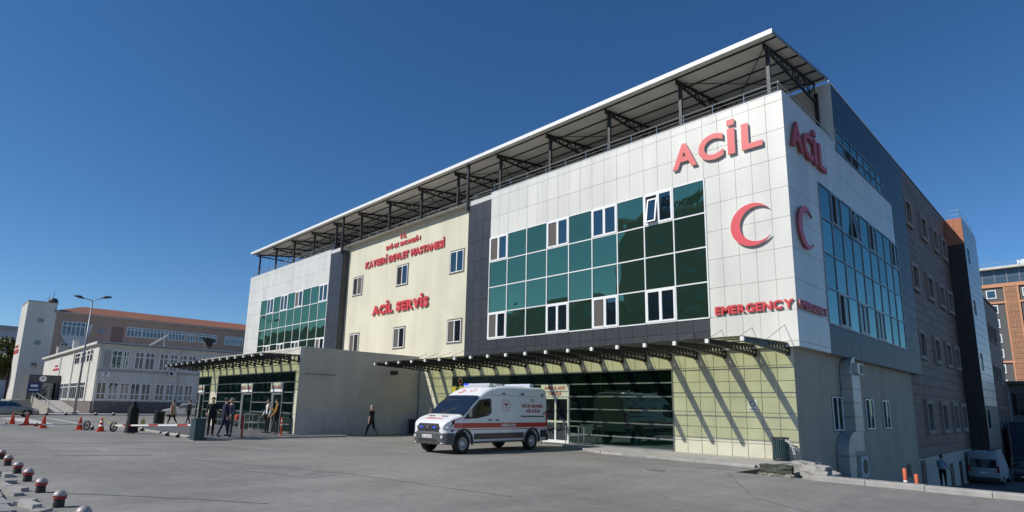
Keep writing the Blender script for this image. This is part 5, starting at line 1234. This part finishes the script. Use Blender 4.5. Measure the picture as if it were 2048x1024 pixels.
# ================================================================== PEOPLE
def rotv(v, ax, a): return Matrix.Rotation(a, 3, ax) @ v
def person(label, loc, rz_, h=1.74, shirt='cloth_black', pants='cloth_black', sleeve='long', shoes='shoe_dark', hair='hair_black', pose=None, bald=False, coat=None, build=1.0, group=None):
    """figure facing local -y; one skinned body mesh, hair and jacket are children. pose: angles in degrees"""
    P = dict(lhip=0, rhip=0, lknee=0, rknee=0, lsh=6, rsh=6, lout=8, rout=8, lel=15, rel=15, lean=0, headyaw=0, headdown=0, sit=False); P.update(pose or {})
    s = h/1.74; V = []; E = []; Rr = []; B = []
    def add(p, r, par, bone): V.append(Vector(p)); Rr.append(r); B.append(bone); i = len(V)-1; E.append((par, i)) if par is not None else None; return i
    D = rad(P['lean']); up = Vector((0, -math.sin(D), math.cos(D)))
    hipz = .92
    pel = add((0, 0, hipz), (.155*build, .115*build), None, 'hip')
    wa = add(Vector((0, 0, hipz))+up*.17, (.145*build, .105*build), pel, 'torso'); ch = add(Vector((0, 0, hipz))+up*.36, (.170*build, .120*build), wa, 'torso'); sh = add(Vector((0, 0, hipz))+up*.50, (.105, .085), ch, 'torso')
    nk = add(Vector((0, 0, hipz))+up*.57, (.055, .055), sh, 'skin')
    hd_dir = rotv(up, 'X', rad(P['headdown'])); yw = rad(P['headyaw']); fw_ = Vector((math.sin(yw), -math.cos(yw), 0))
    c0 = V[nk]+hd_dir*.075+fw_*.015; j = add(c0, (.072, .082), nk, 'head'); c1 = c0+hd_dir*.075; k = add(c1, (.080, .098), j, 'head'); c2 = c1+hd_dir*.06; add(c2, (.062, .075), k, 'head')
    add(c1+fw_*.118-hd_dir*.015, (.012, .014), k, 'head')           # nose
    hand_ends = []
    for sg, nm in ((1, 'l'), (-1, 'r')):
        s0 = V[sh]+Vector((sg*.175*build, 0, -.02)); a = add(s0, (.062*build, .062*build), sh, 'sleeve')
        d = Vector((0, 0, -1)); d = rotv(d, 'X', rad(-P[nm+'sh'])); d = rotv(d, 'Y', rad(-sg*P[nm+'out']))
        e = s0+d*.29; b = add(e, (.047, .047), a, 'sleeve')
        d2 = rotv(d, 'X', rad(-P[nm+'el'])); wv = e+d2*.25; c = add(wv, (.030, .034), b, 'fore'); pm = wv+d2*.07; pi = add(pm, (.018, .036), c, 'hand')
        side = Vector((0, -1, 0)); side = (side-d2*side.dot(d2)).normalized()
        for q in range(4): 
            f1 = pm+d2*.05+side*(q-1.5)*.021; i1 = add(f1, (.009, .009), pi, 'hand'); add(f1+rotv(d2, 'X', rad(-12))*(.035+.006*(1-abs(q-1.4)))+Vector((-sg*.012, 0, 0)), (.007, .007), i1, 'hand')
        t1 = wv+d2*.03+side*.045; i1 = add(t1, (.011, .011), pi, 'hand'); add(t1+d2*.035+side*.01, (.008, .008), i1, 'hand')
        hand_ends.append(pm)
        h0 = Vector((sg*.095*build, 0, hipz-.07)); a = add(h0, (.092*build, .10*build), pel, 'leg')
        d = rotv(Vector((0, 0, -1)), 'X', rad(-P[nm+'hip'])); kn = h0+d*.41; b = add(kn, (.062, .066), a, 'leg'); d2 = rotv(d, 'X', rad(P[nm+'knee'])); an_ = kn+d2*.385; c = add(an_, (.045, .05), b, 'leg')
        ft = an_+Vector((sg*.01, -.02, -.035)); q = add(ft, (.042, .045), c, 'shoe'); add(ft+rotv(Vector((sg*.02, -.15, -.012)), 'X', rad(P[nm+'knee']-P[nm+'hip'])*.5), (.038, .032), q, 'shoe')
    me = bpy.data.meshes.new('body'); me.from_pydata([tuple(v*s) for v in V], E, [])
    o = bpy.data.objects.new('tmp', me); COL.objects.link(o); o.modifiers.new('skin', 'SKIN')
    for i, sv_ in enumerate(me.skin_vertices[0].data): sv_.radius = (Rr[i][0]*s, Rr[i][1]*s)
    me.skin_vertices[0].data[0].use_root = True
    ss = o.modifiers.new('sub', 'SUBSURF'); ss.levels = 1; ss.render_levels = 1
    bm_ = eval_mesh(o); drop(o); bm_.materials.clear()
    ml = ['skin', shirt, pants, shoes]
    for m_ in ml: bm_.materials.append(MATS[m_])
    mid = {'hip': 2, 'torso': 1, 'skin': 0, 'head': 0, 'sleeve': 1, 'fore': 1 if sleeve == 'long' else 0, 'hand': 0, 'leg': 2, 'shoe': 3}
    zmin = min(v.co.z for v in bm_.vertices)
    segs = [(V[a]*s, V[b]*s, B[b]) for a, b in E]
    for p in bm_.polygons:
        c = p.center; best = min(segs, key=lambda q: (c-(q[0]+(q[1]-q[0])*max(0, min(1, (c-q[0]).dot(q[1]-q[0])/max(1e-6, (q[1]-q[0]).length_squared))))).length_squared)
        p.material_index = mid[best[2]]; p.use_smooth = True
        if best[2] == 'torso' and c.z < (hipz+.05)*s: p.material_index = 2
    t = thing('person', label, 'person', (loc[0], loc[1], loc[2]-zmin), rz_, group); link('body', bm_, None, t, world=False)
    if not bald:
        hm = MB(); rows = 7; n = 14
        for i in range(rows+1):
            th = math.pi*.60*i/rows
            for q in range(n):
                ph = 2*math.pi*q/n; r = math.sin(th); front = math.cos(ph)
                zz = math.cos(th); lift = math.sqrt(max(0, front))*max(0, .48-zz)
                v = fw_*(r*front*.108)+Vector((0, 0, 1)).cross(fw_)*(r*math.sin(ph)*.090)+hd_dir*((zz+lift)*.118)
                hm.v.append(tuple((c1+hd_dir*.022-fw_*.012+v)*s))
        for i in range(rows):
            for q in range(n): hm.f.append((i*n+q, i*n+(q+1) % n, (i+1)*n+(q+1) % n, (i+1)*n+q)); hm.m.append(0)
        hm.f.append(tuple(rows*n+q for q in range(n))); hm.m.append(0)
        part('hair', hm, hair, t, True, False)
    if coat:   # open jacket hanging from the shoulders
        cm_ = MB(); n = 20; prof = [(.155, .55, .07), (.215*build, .47, .125), (.225*build, .30, .150), (.205*build, .10, .145), (.22*build, -.10, .155), (.225*build, -.17, .16)]
        for (rx, dz, ry) in prof:
            for q in range(n):
                a = rad(-62)+rad(304)*q/(n-1)+rad(0); c = Vector((0, 0, hipz))+up*dz; cm_.v.append(tuple((c+Vector((math.sin(a+math.pi+rad(180-152+62-90))*0, 0, 0))+Vector((rx*math.cos(a+rad(-90)+rad(180)-rad(90)+rad(0)), ry*math.sin(a+rad(-90)+rad(180)-rad(90)), 0)))*s))
        for i in range(len(prof)-1):
            for q in range(n-1): cm_.f.append((i*n+q, i*n+q+1, (i+1)*n+q+1, (i+1)*n+q)); cm_.m.append(0)
        part('jacket', cm_, coat, t, True, False)
    return t, [p*s for p in hand_ends], -zmin
PL = .104
person('man in black standing behind the green cabinet, facing right', (-30.9, 10.2, PL), rad(75), 1.80, pose=dict(lsh=15, rsh=10, lel=60, rel=55), shoes='shoe_dark')
person('man in navy jacket standing with his back to the camera by the cabinet', (-29.55, 10.35, PL), rad(150), 1.80, 'cloth_navy', 'cloth_navy', pose=dict(lhip=12, rhip=-14, rknee=6, lsh=-4, rsh=8, lout=14, rout=12), coat='cloth_navy', build=1.12, hair='hair_black')
person('balding man in a dark suit half hidden behind the navy jacket', (-30.5, 10.95, PL), rad(20), 1.78, 'cloth_navy', 'cloth_grey', pose=dict(lel=40, rel=60), build=1.05, hair='hair_grey')
person('bearded man in black suit and white shirt at the right hand door', (-32.85, 13.75, PL), rad(15), 1.80, 'cloth_white', 'cloth_black', pose=dict(lsh=4, rsh=2, lel=20, rel=25), coat='cloth_black')
person('man in orange shirt and dark jacket leaning at the hall corner', (-31.75, 13.75, PL), rad(-30), 1.78, 'cloth_orange', 'cloth_grey', pose=dict(lsh=10, rsh=25, lel=30, rel=95, lhip=16, lknee=6, rhip=-6, lean=-3, headdown=12), coat='cloth_black')
person('man in black shirt walking left past the grey hall wall', (-29.1, 18.0, 0), rad(-75), 1.74, 'cloth_black', 'cloth_black', 'short', pose=dict(lhip=24, rhip=-20, rknee=24, lknee=6, lsh=-22, rsh=26, lel=20, rel=28, lout=16, rout=16), build=1.08, hair='hair_grey')
person('walker in pink top and beige jacket with white shoes left of the hall', (-49.6, 13.6, 0), rad(-60), 1.78, 'cloth_pink', 'cloth_black', shoes='cloth_white', pose=dict(lhip=20, rhip=-16, rknee=20, lsh=-15, rsh=18), coat='cloth_beige')
person('person in grey walking between two others left of the hall', (-50.6, 15.0, 0), rad(-60), 1.80, 'cloth_grey', 'cloth_black', shoes='shoe_dark', pose=dict(lhip=-14, rhip=18, lknee=16))
t_, _h, _z = person('walker in black coat with backpack, nearest the hall glazing', (-49.4, 15.3, 0), rad(-110), 1.72, 'cloth_black', 'cloth_black', shoes='cloth_white', pose=dict(lhip=18, rhip=-18, rknee=18), coat='cloth_black')
part('backpack', MB().prism([(.12, 1.02), (.30, 1.05), (.32, 1.35), (.24, 1.46), (.12, 1.44)], 'x', -.15, .15), 'cloth_black', t_, world=False)
person('man in pale blue shirt standing in the shaded lower yard', (-7.2, 42.3, -2.27), rad(170), 1.76, 'cloth_blue', 'cloth_black', pose=dict(lsh=14, rsh=10, lel=50, rel=45), build=1.12)
# woman in a long black cloak
t_, _h, _z = person('woman in long black cloak carrying a yellow bag near the barrier', (-36.6, 8.15, 0), rad(-100), 1.66, 'cloth_black', 'cloth_black', pose=dict(lsh=18, rsh=5, lel=40, lhip=14, rhip=-14), bald=True)
cl = MB(); n = 22; rows = [(.045, 1.675, .02), (.085, 1.655, .0), (.105, 1.56, -.01), (.105, 1.47, -.0), (.165, 1.40, .01), (.225, 1.29, .01), (.245, 1.08, 0), (.225, .80, .01), (.27, .35, .02), (.31, .03, .03)]
for i, (r, z, yo) in enumerate(rows):
    for q in range(n):
        a = 2*math.pi*q/n; fold = 1+(.10*math.sin(a*6+i*.3)*(i/9)); fy = .80 if i > 3 else 1.0
        cl.v.append((r*fold*math.cos(a), r*fold*fy*math.sin(a)+yo-(0 if i > 3 else -.012), z*.995))
for i in range(len(rows)-1):
    for q in range(n):
        if i in (1, 2) and q in (15, 16, 17): continue     # opening for the face
        cl.f.append((i*n+q, i*n+(q+1) % n, (i+1)*n+(q+1) % n, (i+1)*n+q)); cl.m.append(0)
cl.f.append(tuple(reversed(range(n)))); cl.m.append(0)
part('cloak', cl, 'cloth_black', t_, True, False)
bag = thing('hand_bag', 'yellow bag held by the woman in the black cloak', 'bag', (-36.35, 8.6, .35)); bm2 = MB(); bm2.prism([(-.13, 0), (.13, 0), (.16, .34), (-.16, .34)], 'y', -.06, .06); part('pouch', bm2, 'cloth_yellow', bag, world=False)
part('handle', MB().tube([(-.09, 0, .34), (-.06, 0, .5), (.06, 0, .5), (.09, 0, .34)], .012, 6), 'cloth_yellow', bag, world=False)
# ambulance driver
dM = amb.matrix_basis; t_, _h, _z = person('ambulance driver in a green and yellow vest seen through the side window', (0, 0, 0), 0, 1.72, 'cloth_green', 'cloth_black', pose=dict(lhip=88, rhip=88, lknee=85, rknee=85, lsh=50, rsh=50, lel=30, rel=30))
bpy.context.view_layer.update(); q_ = Vector((.98*SC, .58*SC, 0)); ang = amb.rotation_euler.z; cx_, sx_ = math.cos(ang), math.sin(ang)
t_.location = (amb.location.x+q_.x*cx_-q_.y*sx_, amb.location.y+q_.x*sx_+q_.y*cx_, .30); t_.rotation_euler = (0, 0, ang+rad(90))
# ================================================================== STREET OBJECTS
# dome capped bollards
def bollard(label, x, y, s=1., rot=0):
    o = thing('bollard', label, 'bollard', (x, y, 0), rot, 'dome capped bollards along the near pavement'); return o
bm_a = MB().lathe([(.155, -.02), (.16, .0), (.15, .27), (.145, .28)], 24).mesh('post', True); bm_a.materials.append(MATS['bollard_black'])
bm_b = MB().lathe([(.17, .27), (.19, .285), (.195, .31), (.18, .325), (.185, .36), (.20, .375), (.19, .40)], 24).mesh('red_band', True); bm_b.materials.append(MATS['bollard_red'])
bm_c = MB().lathe([(.205, .39), (.205, .405), (.17, .47), (.115, .535), (.05, .565), (.005, .57)], 20).mesh('cap', True); bm_c.materials.append(MATS['bollard_cap'])
order = ['nearest', 'second nearest', 'third nearest', 'fourth nearest', 'fifth nearest', 'sixth nearest', 'farthest']
for i, (x, y) in enumerate(((-10.35, 1.86), (-12.31, 1.86), (-14.37, 1.86), (-16.4, 1.87), (-18.25, 1.87), (-20.42, 1.87), (-22.6, 1.9))):
    o = bollard('black and red bollard with metal dome cap, %s of its row' % order[i], x, y, rot=i*.7)
    for nm, me in (('post', bm_a), ('red_band', bm_b), ('cap', bm_c)): link(nm, me, None, o, world=False, rot=(random.uniform(-.02, .02), random.uniform(-.02, .02), 0), sc=(.50, .50, .48))
# low studs in the road further off
stp = MB().lathe([(.15, 0), (.15, .20), (.14, .21)], 14).mesh('post', True); stp.materials.append(MATS['bollard_black']); stc = MB().lathe([(.17, .20), (.17, .22), (.14, .30), (.07, .36), (.01, .37)], 14).mesh('cap', True); stc.materials.append(MATS['bollard_cap'])
sd = [('right one of the pair near the green cabinet', -31.8, 9.05), ('left one of the pair near the green cabinet', -33.5, 9.05), ('behind the woman in the cloak', -39.4, 9.3), ('beside the right boom wheel', -39.8, 7.9), ('beside the left boom wheel', -41.6, 7.3), ('behind the second cone from the left', -47.5, 5.4), ('at the left edge by the first cone', -48.5, 4.0)]
sd += [('on the far kerb, number %s from the street lamp' % n_, -76.6, y_) for n_, y_ in (('one', 13.6), ('two', 15.2), ('three', 17.4))]+[('on the far kerb, nearest the blue road sign', -76.6, 9.4), ('on the far kerb, before the stone ramp', -76.6, 11.0)]
for lab, x, y in sd:
    o = thing('stud_bollard', 'low dark stud with metal cap, %s' % lab.replace('number one', 'first').replace('number two', 'second').replace('number three', 'third'), 'bollard', (x, y, 0), 0, 'low studs across the road'); sc_ = .62 if x > -60 else .95
    for nm, me in (('post', stp), ('cap', stc)): link(nm, me, None, o, world=False, sc=(sc_, sc_, sc_))
# cones
cb = MB().box(-.2, .2, -.2, .2, 0, .04).mesh('base'); cb.materials.append(MATS['cone_red'])
cc = MB().lathe([(.155, .04), (.04, .70), (.03, .72)], 18).mesh('cone', True); cc.materials.append(MATS['cone_red'])
def band(z0, z1): r = lambda z: .155-(z-.04)/.66*.115+.004; m_ = MB().lathe([(r(z0), z0), (r(z1), z1), (r(z1)-.01, z1), (r(z0)-.01, z0)], 18, ring=True).mesh('white_band', True); m_.materials.append(MATS['reflect_white']); return m_
cbd = [band(.26, .36), band(.48, .56)]
for lab, x, y, wb in (('leftmost of the five', -50.6, 4.5, 0), ('second from the left', -50.4, 5.2, 0), ('third from the left, alone', -44.5, 5.4, 0), ('fourth, beside the left boom wheel', -41.6, 6.7, 0), ('white banded, fifth, beside the right boom wheel', -39.3, 7.3, 1)):
    o = thing('traffic_cone', 'red traffic cone, %s' % lab, 'traffic cone', (x, y, 0), random.random(), 'traffic cones by the boom barriers')
    link('base', cb, None, o, world=False, sc=(1.02, 1.02, 1.02)); link('cone', cc, None, o, world=False, sc=(1.02, 1.02, 1.02))
    if wb:
        for b_ in cbd: link('white_band', b_, None, o, world=False, sc=(1.02, 1.02, 1.02))
tp = thing('barrier_tape', 'pale yellow tape sagging from the banded cone to the right boom wheel', 'tape', (-39, 7.5, .4)); part('strip', MB().tube([(-39.3, 7.3, .82), (-39.1, 7.5, .55), (-38.8, 7.7, .42), (-38.3, 8.0, .40)], .02, 5), 'cloth_yellow', tp)
tp = thing('barrier_tape', 'pale yellow tape between the two leftmost cones', 'tape', (-50.5, 4.9, .6)); part('strip', MB().tube([(-50.6, 4.5, .82), (-50.5, 4.85, .68), (-50.4, 5.2, .82)], .02, 5), 'cloth_yellow', tp)
# boom barriers
def boom(label, a, b, wheel_at, r=.27):
    o = thing('boom_barrier', label, 'barrier', a); a, b = Vector(a), Vector(b); d = (b-a); n = max(4, int(d.length/1.0))
    for k in range(n): part('boom_section', MB().beam(a+d*(k/n), a+d*((k+1)/n-.002), .06, .075), 'bollard_red' if k % 3 == 1 else 'reflect_white', o)
    w_ = MB(); w_.lathe([(r*.78, -.03), (r, -.03), (r, .03), (r*.78, .03)], 20, (0, 0, 0), 'y', ring=True); wh = part('wheel', w_, 'rubber', o, True, loc=wheel_at, rot=(0, 0, rad(25)))
    hb = MB()
    for k in range(5): t = k*math.pi/5; hb.beam((-r*.8*math.cos(t), 0, -r*.8*math.sin(t)), (r*.8*math.cos(t), 0, r*.8*math.sin(t)), .02)
    hb.lathe([(.05, -.05), (.05, .05)], 10, (0, 0, 0), 'y'); part('spokes', hb, 'galv', wh)
    part('axle_arm', MB().beam(b, wheel_at, .04), 'steel', o)
boom('red and white boom on a wheel, pivoting at the green cabinet', (-29.25, 9.15, .68), (-38.2, 7.75, .36), (-38.5, 7.72, .27))
boom('red and white boom on a wheel, coming from the left edge', (-37.0, -.2, .44), (-40.9, 6.75, .34), (-41.1, 6.95, .27))
cbx = thing('barrier_cabinet', 'dark green barrier cabinet at the end of the boom', 'cabinet', (-29.2, 9.1, 0), rad(5)); part('body', MB().box(-.26, .26, -.22, .22, .03, .93), 'cabinet_green', cbx, world=False); part('lid', MB().box(-.28, .28, -.24, .24, .93, .97), 'cabinet_green', cbx, world=False); part('door', MB().box(.26, .275, -.19, .19, .1, .88), 'cabinet_green', cbx, world=False); part('plinth', MB().box(-.3, .3, -.26, .26, 0, .03), 'kerb', cbx, world=False)
# posts on the platform
def post(label, x, y, z, h, m, band_=True):
    o = thing('marker_post', label, 'post', (x, y, z)); part('base', MB().lathe([(.11, 0), (.10, .03), (.05, .05)], 16), m, o, True, False); part('pole', MB().lathe([(.045, .04), (.045, h-.03), (.03, h)], 14), m, o, True, False)
    if band_:
        for q in (.55, .75): part('reflective_band', MB().lathe([(.047, h*q), (.047, h*q+.06)], 14), 'reflect_white', o, True, False)
post('dark marker post on the platform edge before the middle door', -29.3, 11.1, .1, 1.0, 'bollard_red', False); post('orange marker post by the hall corner', -30.2, 13.4, .1, .9, 'orange_post')
post('orange marker post beyond the right kerb, left one of two', -3.86, 18.0, -1.0, 1.42, 'orange_post'); post('orange marker post beyond the right kerb, right one of two', -3.62, 18.0, -1.0, 1.30, 'orange_post')
rdn = thing('red_bag', 'red plastic bag hanging at the right hand door rail', 'bag', (-34.5, 12.7, .75)); part('pouch', MB().prism([(-.12, 0), (.12, .02), (.16, .22), (.02, .30), (-.14, .2)], 'y', -.06, .06), 'cone_red', rdn, world=False)
# bins
def slat_bin(label, x, y, z, r, h, m='cabinet_green'):
    o = thing('litter_bin', label, 'bin', (x, y, z)); n = 26
    part('liner', MB().lathe([(r*.86, .05), (r*.86, h*.93), (r*.8, h*.93), (r*.8, .1)], 20, ring=True), 'black_plastic', o, True, False)
    for zz in (.06, h-.03): part('hoop', MB().lathe([(r, zz), (r+.02, zz), (r+.02, zz+.04), (r, zz+.04)], 26, ring=True), 'steel', o, True, False)
    sm = MB().box(r-.01, r+.006, -.02, .02, .02, h).mesh('slat'); sm.materials.append(MATS[m])
    for k in range(n): link('slat', sm, None, o, world=False, rot=(0, 0, 2*math.pi*k/n))
slat_bin('slatted metal litter bin against the cream tiles at the building corner', -8.42, 21.95, .075, .27, .80)
slat_bin('dark round litter bin in the street left of the hall', -49.1, 12.6, 0, .34, 1.0, 'bollard_black')
rg = thing('bin_hoop', 'curved pale slatted hoop beside the litter bin at the building corner', 'hoop', (-8.05, 21.95, .08)); sg_ = MB()
for k in range(14):
    t = rad(-20+110*k/13); sg_.box(-.0, .0, 0, 0, 0, 0) if False else None
    part('slat', MB().beam((-8.25+.30*math.sin(t), 21.80, .35+.42*math.cos(t)), (-8.25+.38*math.sin(t), 21.80, .35+.50*math.cos(t)), .05, .02), 'alu', rg)
part('arc', MB().tube([(-8.25+.34*math.sin(rad(-20+110*k/13)), 21.82, .35+.46*math.cos(rad(-20+110*k/13))) for k in range(14)]+[(-7.90, 21.82, .08)], .015, 6), 'galv', rg)
bx_ = thing('waste_container', 'dark box container in the corner by the grey hall wall', 'container', (-30.4, 22.0, 0)); part('body', MB().prism([(-30.62, .05), (-30.12, .05), (-30.05, .80), (-30.68, .80)], 'y', 21.6, 22.2), 'black_plastic', bx_); part('lid', MB().box(-30.72, -30.0, 21.55, 22.25, .80, .90), 'black_plastic', bx_)
# concrete blocks at the corner
def rock(label, x, y, sx, sy, sz, m, seed, cat='block'):
    rnd = random.Random(seed); bm = bmesh.new(); bmesh.ops.create_cube(bm, size=1); bmesh.ops.subdivide_edges(bm, edges=bm.edges[:], cuts=4, use_grid_fill=True)
    for v in bm.verts: v.co = Vector((v.co.x*sx, v.co.y*sy, (v.co.z+.5)*sz))+Vector((rnd.uniform(-1, 1), rnd.uniform(-1, 1), rnd.uniform(-1, .4)))*.035
    me = bpy.data.meshes.new('block'); bm.to_mesh(me); bm.free(); o = link('concrete_block', me, m, None, loc=(x, y, -.02), rot=(0, 0, rnd.uniform(-.3, .3))); tag(o, label, cat); return o
mat('moss_block', (.07, .075, .055), .95, noise=.4, nscale=5, bump=.8, bscale=10)
rock('dark mossy broken concrete block at the pavement corner', -6.95, 17.7, .85, .42, .30, 'moss_block', 1); rock('pale broken concrete block right of the mossy one', -6.35, 18.4, .65, .4, .40, 'kerb', 2); rock('pale cracked concrete kerb block nearest the lower yard', -5.85, 17.85, .55, .36, .36, 'kerb', 5)
for k in range(14):
    rock('small rubble stone beside the broken blocks', -6.6+random.uniform(-.7, .7), 17.35+random.uniform(-.25, .2), .12, .1, .07, 'rubble', 20+k, 'stone')['group'] = 'rubble by the broken blocks'
pvs = MB(); pvs.prism([(-8.0, 19.3), (-5.7, 17.4), (-5.7, 19.2), (-7.4, 22.4), (-7.9, 22.4)], 'z', -1.4, .05); structure('pavement_corner', pvs, 'sidewalk')
# ventilation duct on the side wall
du = thing('ventilation_duct', 'stepped pale metal ventilation duct on the shaded side wall', 'duct', (-7.5, 27, -.5))
x0, x1 = XL+.03, XL+.47
def dbox(name, y0, y1, z0, z1, xa=x0, xb=x1): return part(name, MB().box(xa, xb, y0, y1, z0, z1), 'duct', du)
def elbow(name, cy, cz, r0, r1, t0, t1, xa=x0, xb=x1):
    mb = MB(); n = 8; a = []
    for k in range(n+1): t = t0+(t1-t0)*k/n; a.append(((cy+r0*math.cos(t), cz+r0*math.sin(t)), (cy+r1*math.cos(t), cz+r1*math.sin(t))))
    for k in range(n): mb.prism([a[k][0], a[k][1], a[k+1][1], a[k+1][0]], 'x', xa, xb)
    return part(name, mb, 'duct', du)
for k in range(4): dbox('duct_section', 27.6, 28.75, 1.05+k*.58, 1.05+(k+1)*.58-.012)
for z_ in (1.63, 2.21, 2.79, 3.37): part('flange', MB().box(x0, x1+.025, 27.57, 28.78, z_-.02, z_+.02), 'galv', du)
elbow('elbow', 28.4, 3.37, .0, .8, math.pi/2, math.pi, x0, x1-.05); part('fan_box', MB().box(x0, x1+.12, 28.1, 28.95, 3.42, 3.9), 'duct', du); part('fan_opening', MB().box(x1+.12, x1+.13, 28.45, 28.9, 3.47, 3.85), 'black_plastic', du)
elbow('elbow', 27.3, .1, .0, .9, math.pi/2, math.pi); dbox('duct_section', 27.3, 28.6, .25, 1.04); elbow('elbow', 26.9, .25, .0, .0, 0, 1) if False else None
dbox('duct_section', 26.4, 27.3, -.45, .09); elbow('elbow', 27.2, -.45, 0.0, .8, math.pi, math.pi*1.5)
part('flange', MB().box(x0, x1+.025, 26.37, 27.33, .07, .12), 'galv', du)
acx = thing('air_conditioner', 'white outdoor air conditioner unit below the ventilation duct', 'air conditioner', (XL+.3, 27.6, -.7)); part('body', MB().box(XL+.03, XL+.40, 28.2, 29.2, -.85, .0), 'old_white', acx); part('fan', MB().lathe([(.3, XL+.405), (.3, XL+.415)], 20, (0, 28.75, -.42), 'x'), 'black_plastic', acx)
# street lamp and blue road sign
lp = thing('street_lamp', 'tall double armed street lamp before the white clinic', 'street lamp', (-79.9, 12.2, .1)); part('pole', MB().tube([(-79.9, 12.2, .1), (-79.9, 12.25, 6), (-79.9, 12.3, 12.7)], [.12, .095, .06], 12), 'galv', lp, True); part('base', MB().box(-80.15, -79.65, 11.95, 12.45, .05, .3), 'galv', lp)
for s_, zt in ((-1, 12.95), (1, 13.25)):
    part('arm', MB().tube([(-79.9, 12.3, 12.65), (-79.9, 12.3+s_*.5, 12.8+.1*(s_ > 0)), (-79.9, 12.3+s_*.95, zt-.1)], .045, 8), 'galv', lp, True)
    part('lamp_head', MB().tube([(-79.9, 12.3+s_*.85, zt-.12), (-79.9, 12.3+s_*1.2, zt), (-79.9, 12.3+s_*1.75, zt+.08)], [.08, .17, .09], 10), 'grey_plastic', lp, True)
bs = thing('road_sign', 'blue road sign with white symbols near the silver car', 'road sign', (-79, 8.35, .1)); part('post', MB().tube([(-79, 8.35, .1), (-79, 8.35, 3.3)], .05, 8), 'galv', bs); part('board', MB().box(-78.96, -78.93, 7.75, 8.85, 2.25, 3.3), 'text_navy', bs)
part('symbol', MB().box(-78.93, -78.92, 8.0, 8.6, 2.85, 3.1), 'white_paint', bs); part('text_line', MB().box(-78.93, -78.92, 7.9, 8.7, 2.5, 2.62), 'white_paint', bs)
# bird on the clinic roof edge
bd = thing('bird', 'large dark bird with half raised wings perched on the clinic roof edge', 'bird', (-83.9, 26, 8.5)); bm_ = MB(); bx0 = -83.9
bm_.tube([(bx0, 25.22, 9.98), (bx0, 25.38, 10.02), (bx0, 25.58, 9.92), (bx0, 25.85, 9.66), (bx0, 26.1, 9.35), (bx0, 26.35, 9.0), (bx0, 26.5, 8.7)], [.03, .11, .12, .22, .24, .15, .05], 12)
part('body', bm_, 'bird_dark', bd, True)
for s_ in (1, -1):
    wg = MB(); wg.add([(bx0+s_*.16, 25.62, 9.95), (bx0+s_*.30, 26.1, 10.06), (bx0+s_*.38, 26.7, 9.92), (bx0+s_*.42, 27.2, 9.62), (bx0+s_*.36, 26.75, 9.45), (bx0+s_*.30, 26.62, 9.0), (bx0+s_*.26, 26.42, 8.72), (bx0+s_*.20, 26.1, 9.1)], [(0, 1, 2, 3, 4, 5, 6, 7)])
    me = wg.mesh('wing'); bm = bmesh.new(); bm.from_mesh(me); bmesh.ops.solidify(bm, geom=bm.faces[:], thickness=.05); bm.to_mesh(me); bm.free(); link('wing', me, 'bird_dark', bd)
    part('leg', MB().tube([(bx0+s_*.12, 25.85, 9.4), (bx0+s_*.12, 25.75, 9.0), (bx0+s_*.12, 25.85, 8.5)], .045, 6), 'hair_grey', bd)
part('beak', MB().tube([(bx0, 25.2, 9.97), (bx0, 25.0, 9.88)], [.05, .01], 6), 'bollard_black', bd)
# ================================================================== TREES
def tree(label, x, y, h, cr, n, seed, group, z0=0, leaf=.42):
    rnd = random.Random(seed); o = thing('leafy_tree', label, 'tree', (x, y, z0), 0, group); tb = MB(); tb.tube([(0, 0, 0), (.1, .05, h*.3), (0, .1, h*.62)], [cr*.08, cr*.06, cr*.03], 8)
    for k in range(7):
        a = rnd.uniform(0, 6.28); tb.tube([(0, 0, h*(.28+.04*k)), (math.cos(a)*cr*.4, math.sin(a)*cr*.4, h*(.45+.05*k)), (math.cos(a)*cr*.75, math.sin(a)*cr*.75, h*(.55+.055*k))], [cr*.035, cr*.02, cr*.008], 6)
    part('trunk', tb, 'bark', o, True, False)
    blobs = []
    for k in range(16):
        a = rnd.uniform(0, 6.28); r = cr*math.sqrt(rnd.random())*.72; blobs.append((math.cos(a)*r, math.sin(a)*r, h*rnd.uniform(.38, .92), cr*rnd.uniform(.22, .42)))
    lm = MB()
    for k in range(n):
        bx_, by_, bz_, br_ = rnd.choice(blobs); d = Vector((rnd.gauss(0, 1), rnd.gauss(0, 1), rnd.gauss(0, .8))).normalized()*br_*rnd.uniform(.55, 1.05); c = Vector((bx_, by_, bz_))+d
        u = Vector((rnd.gauss(0, 1), rnd.gauss(0, 1), rnd.gauss(0, 1))).normalized(); v = u.orthogonal().normalized(); l = leaf*rnd.uniform(.6, 1.2)
        lm.add([c-u*l, c+v*l*.5, c+u*l, c-v*l*.5], [(0, 1, 2, 3)])
    cm_ = link('crown', lm.mesh('crown', fix=False), 'leaf', o, world=False)
    return o
tree('bushy green tree at the far left edge, nearer one', -150, 5.6, 13, 4.4, 5000, 3, 'trees at the far left edge'); tree('bushy green tree at the far left edge, farther one', -158, 12.2, 15, 4.2, 4500, 4, 'trees at the far left edge')
tree('dark tree mirrored in the hall glazing, left one', -52, -22, 11, 5, 2500, 5, 'trees mirrored in the glazing'); tree('dark tree mirrored in the hall glazing, right one', -38, -24, 12, 5.5, 2500, 6, 'trees mirrored in the glazing'); tree('dark tree mirrored in the lower panes', -20, -34, 13, 6, 2500, 8, 'trees mirrored in the glazing')
bpy.context.view_layer.update()
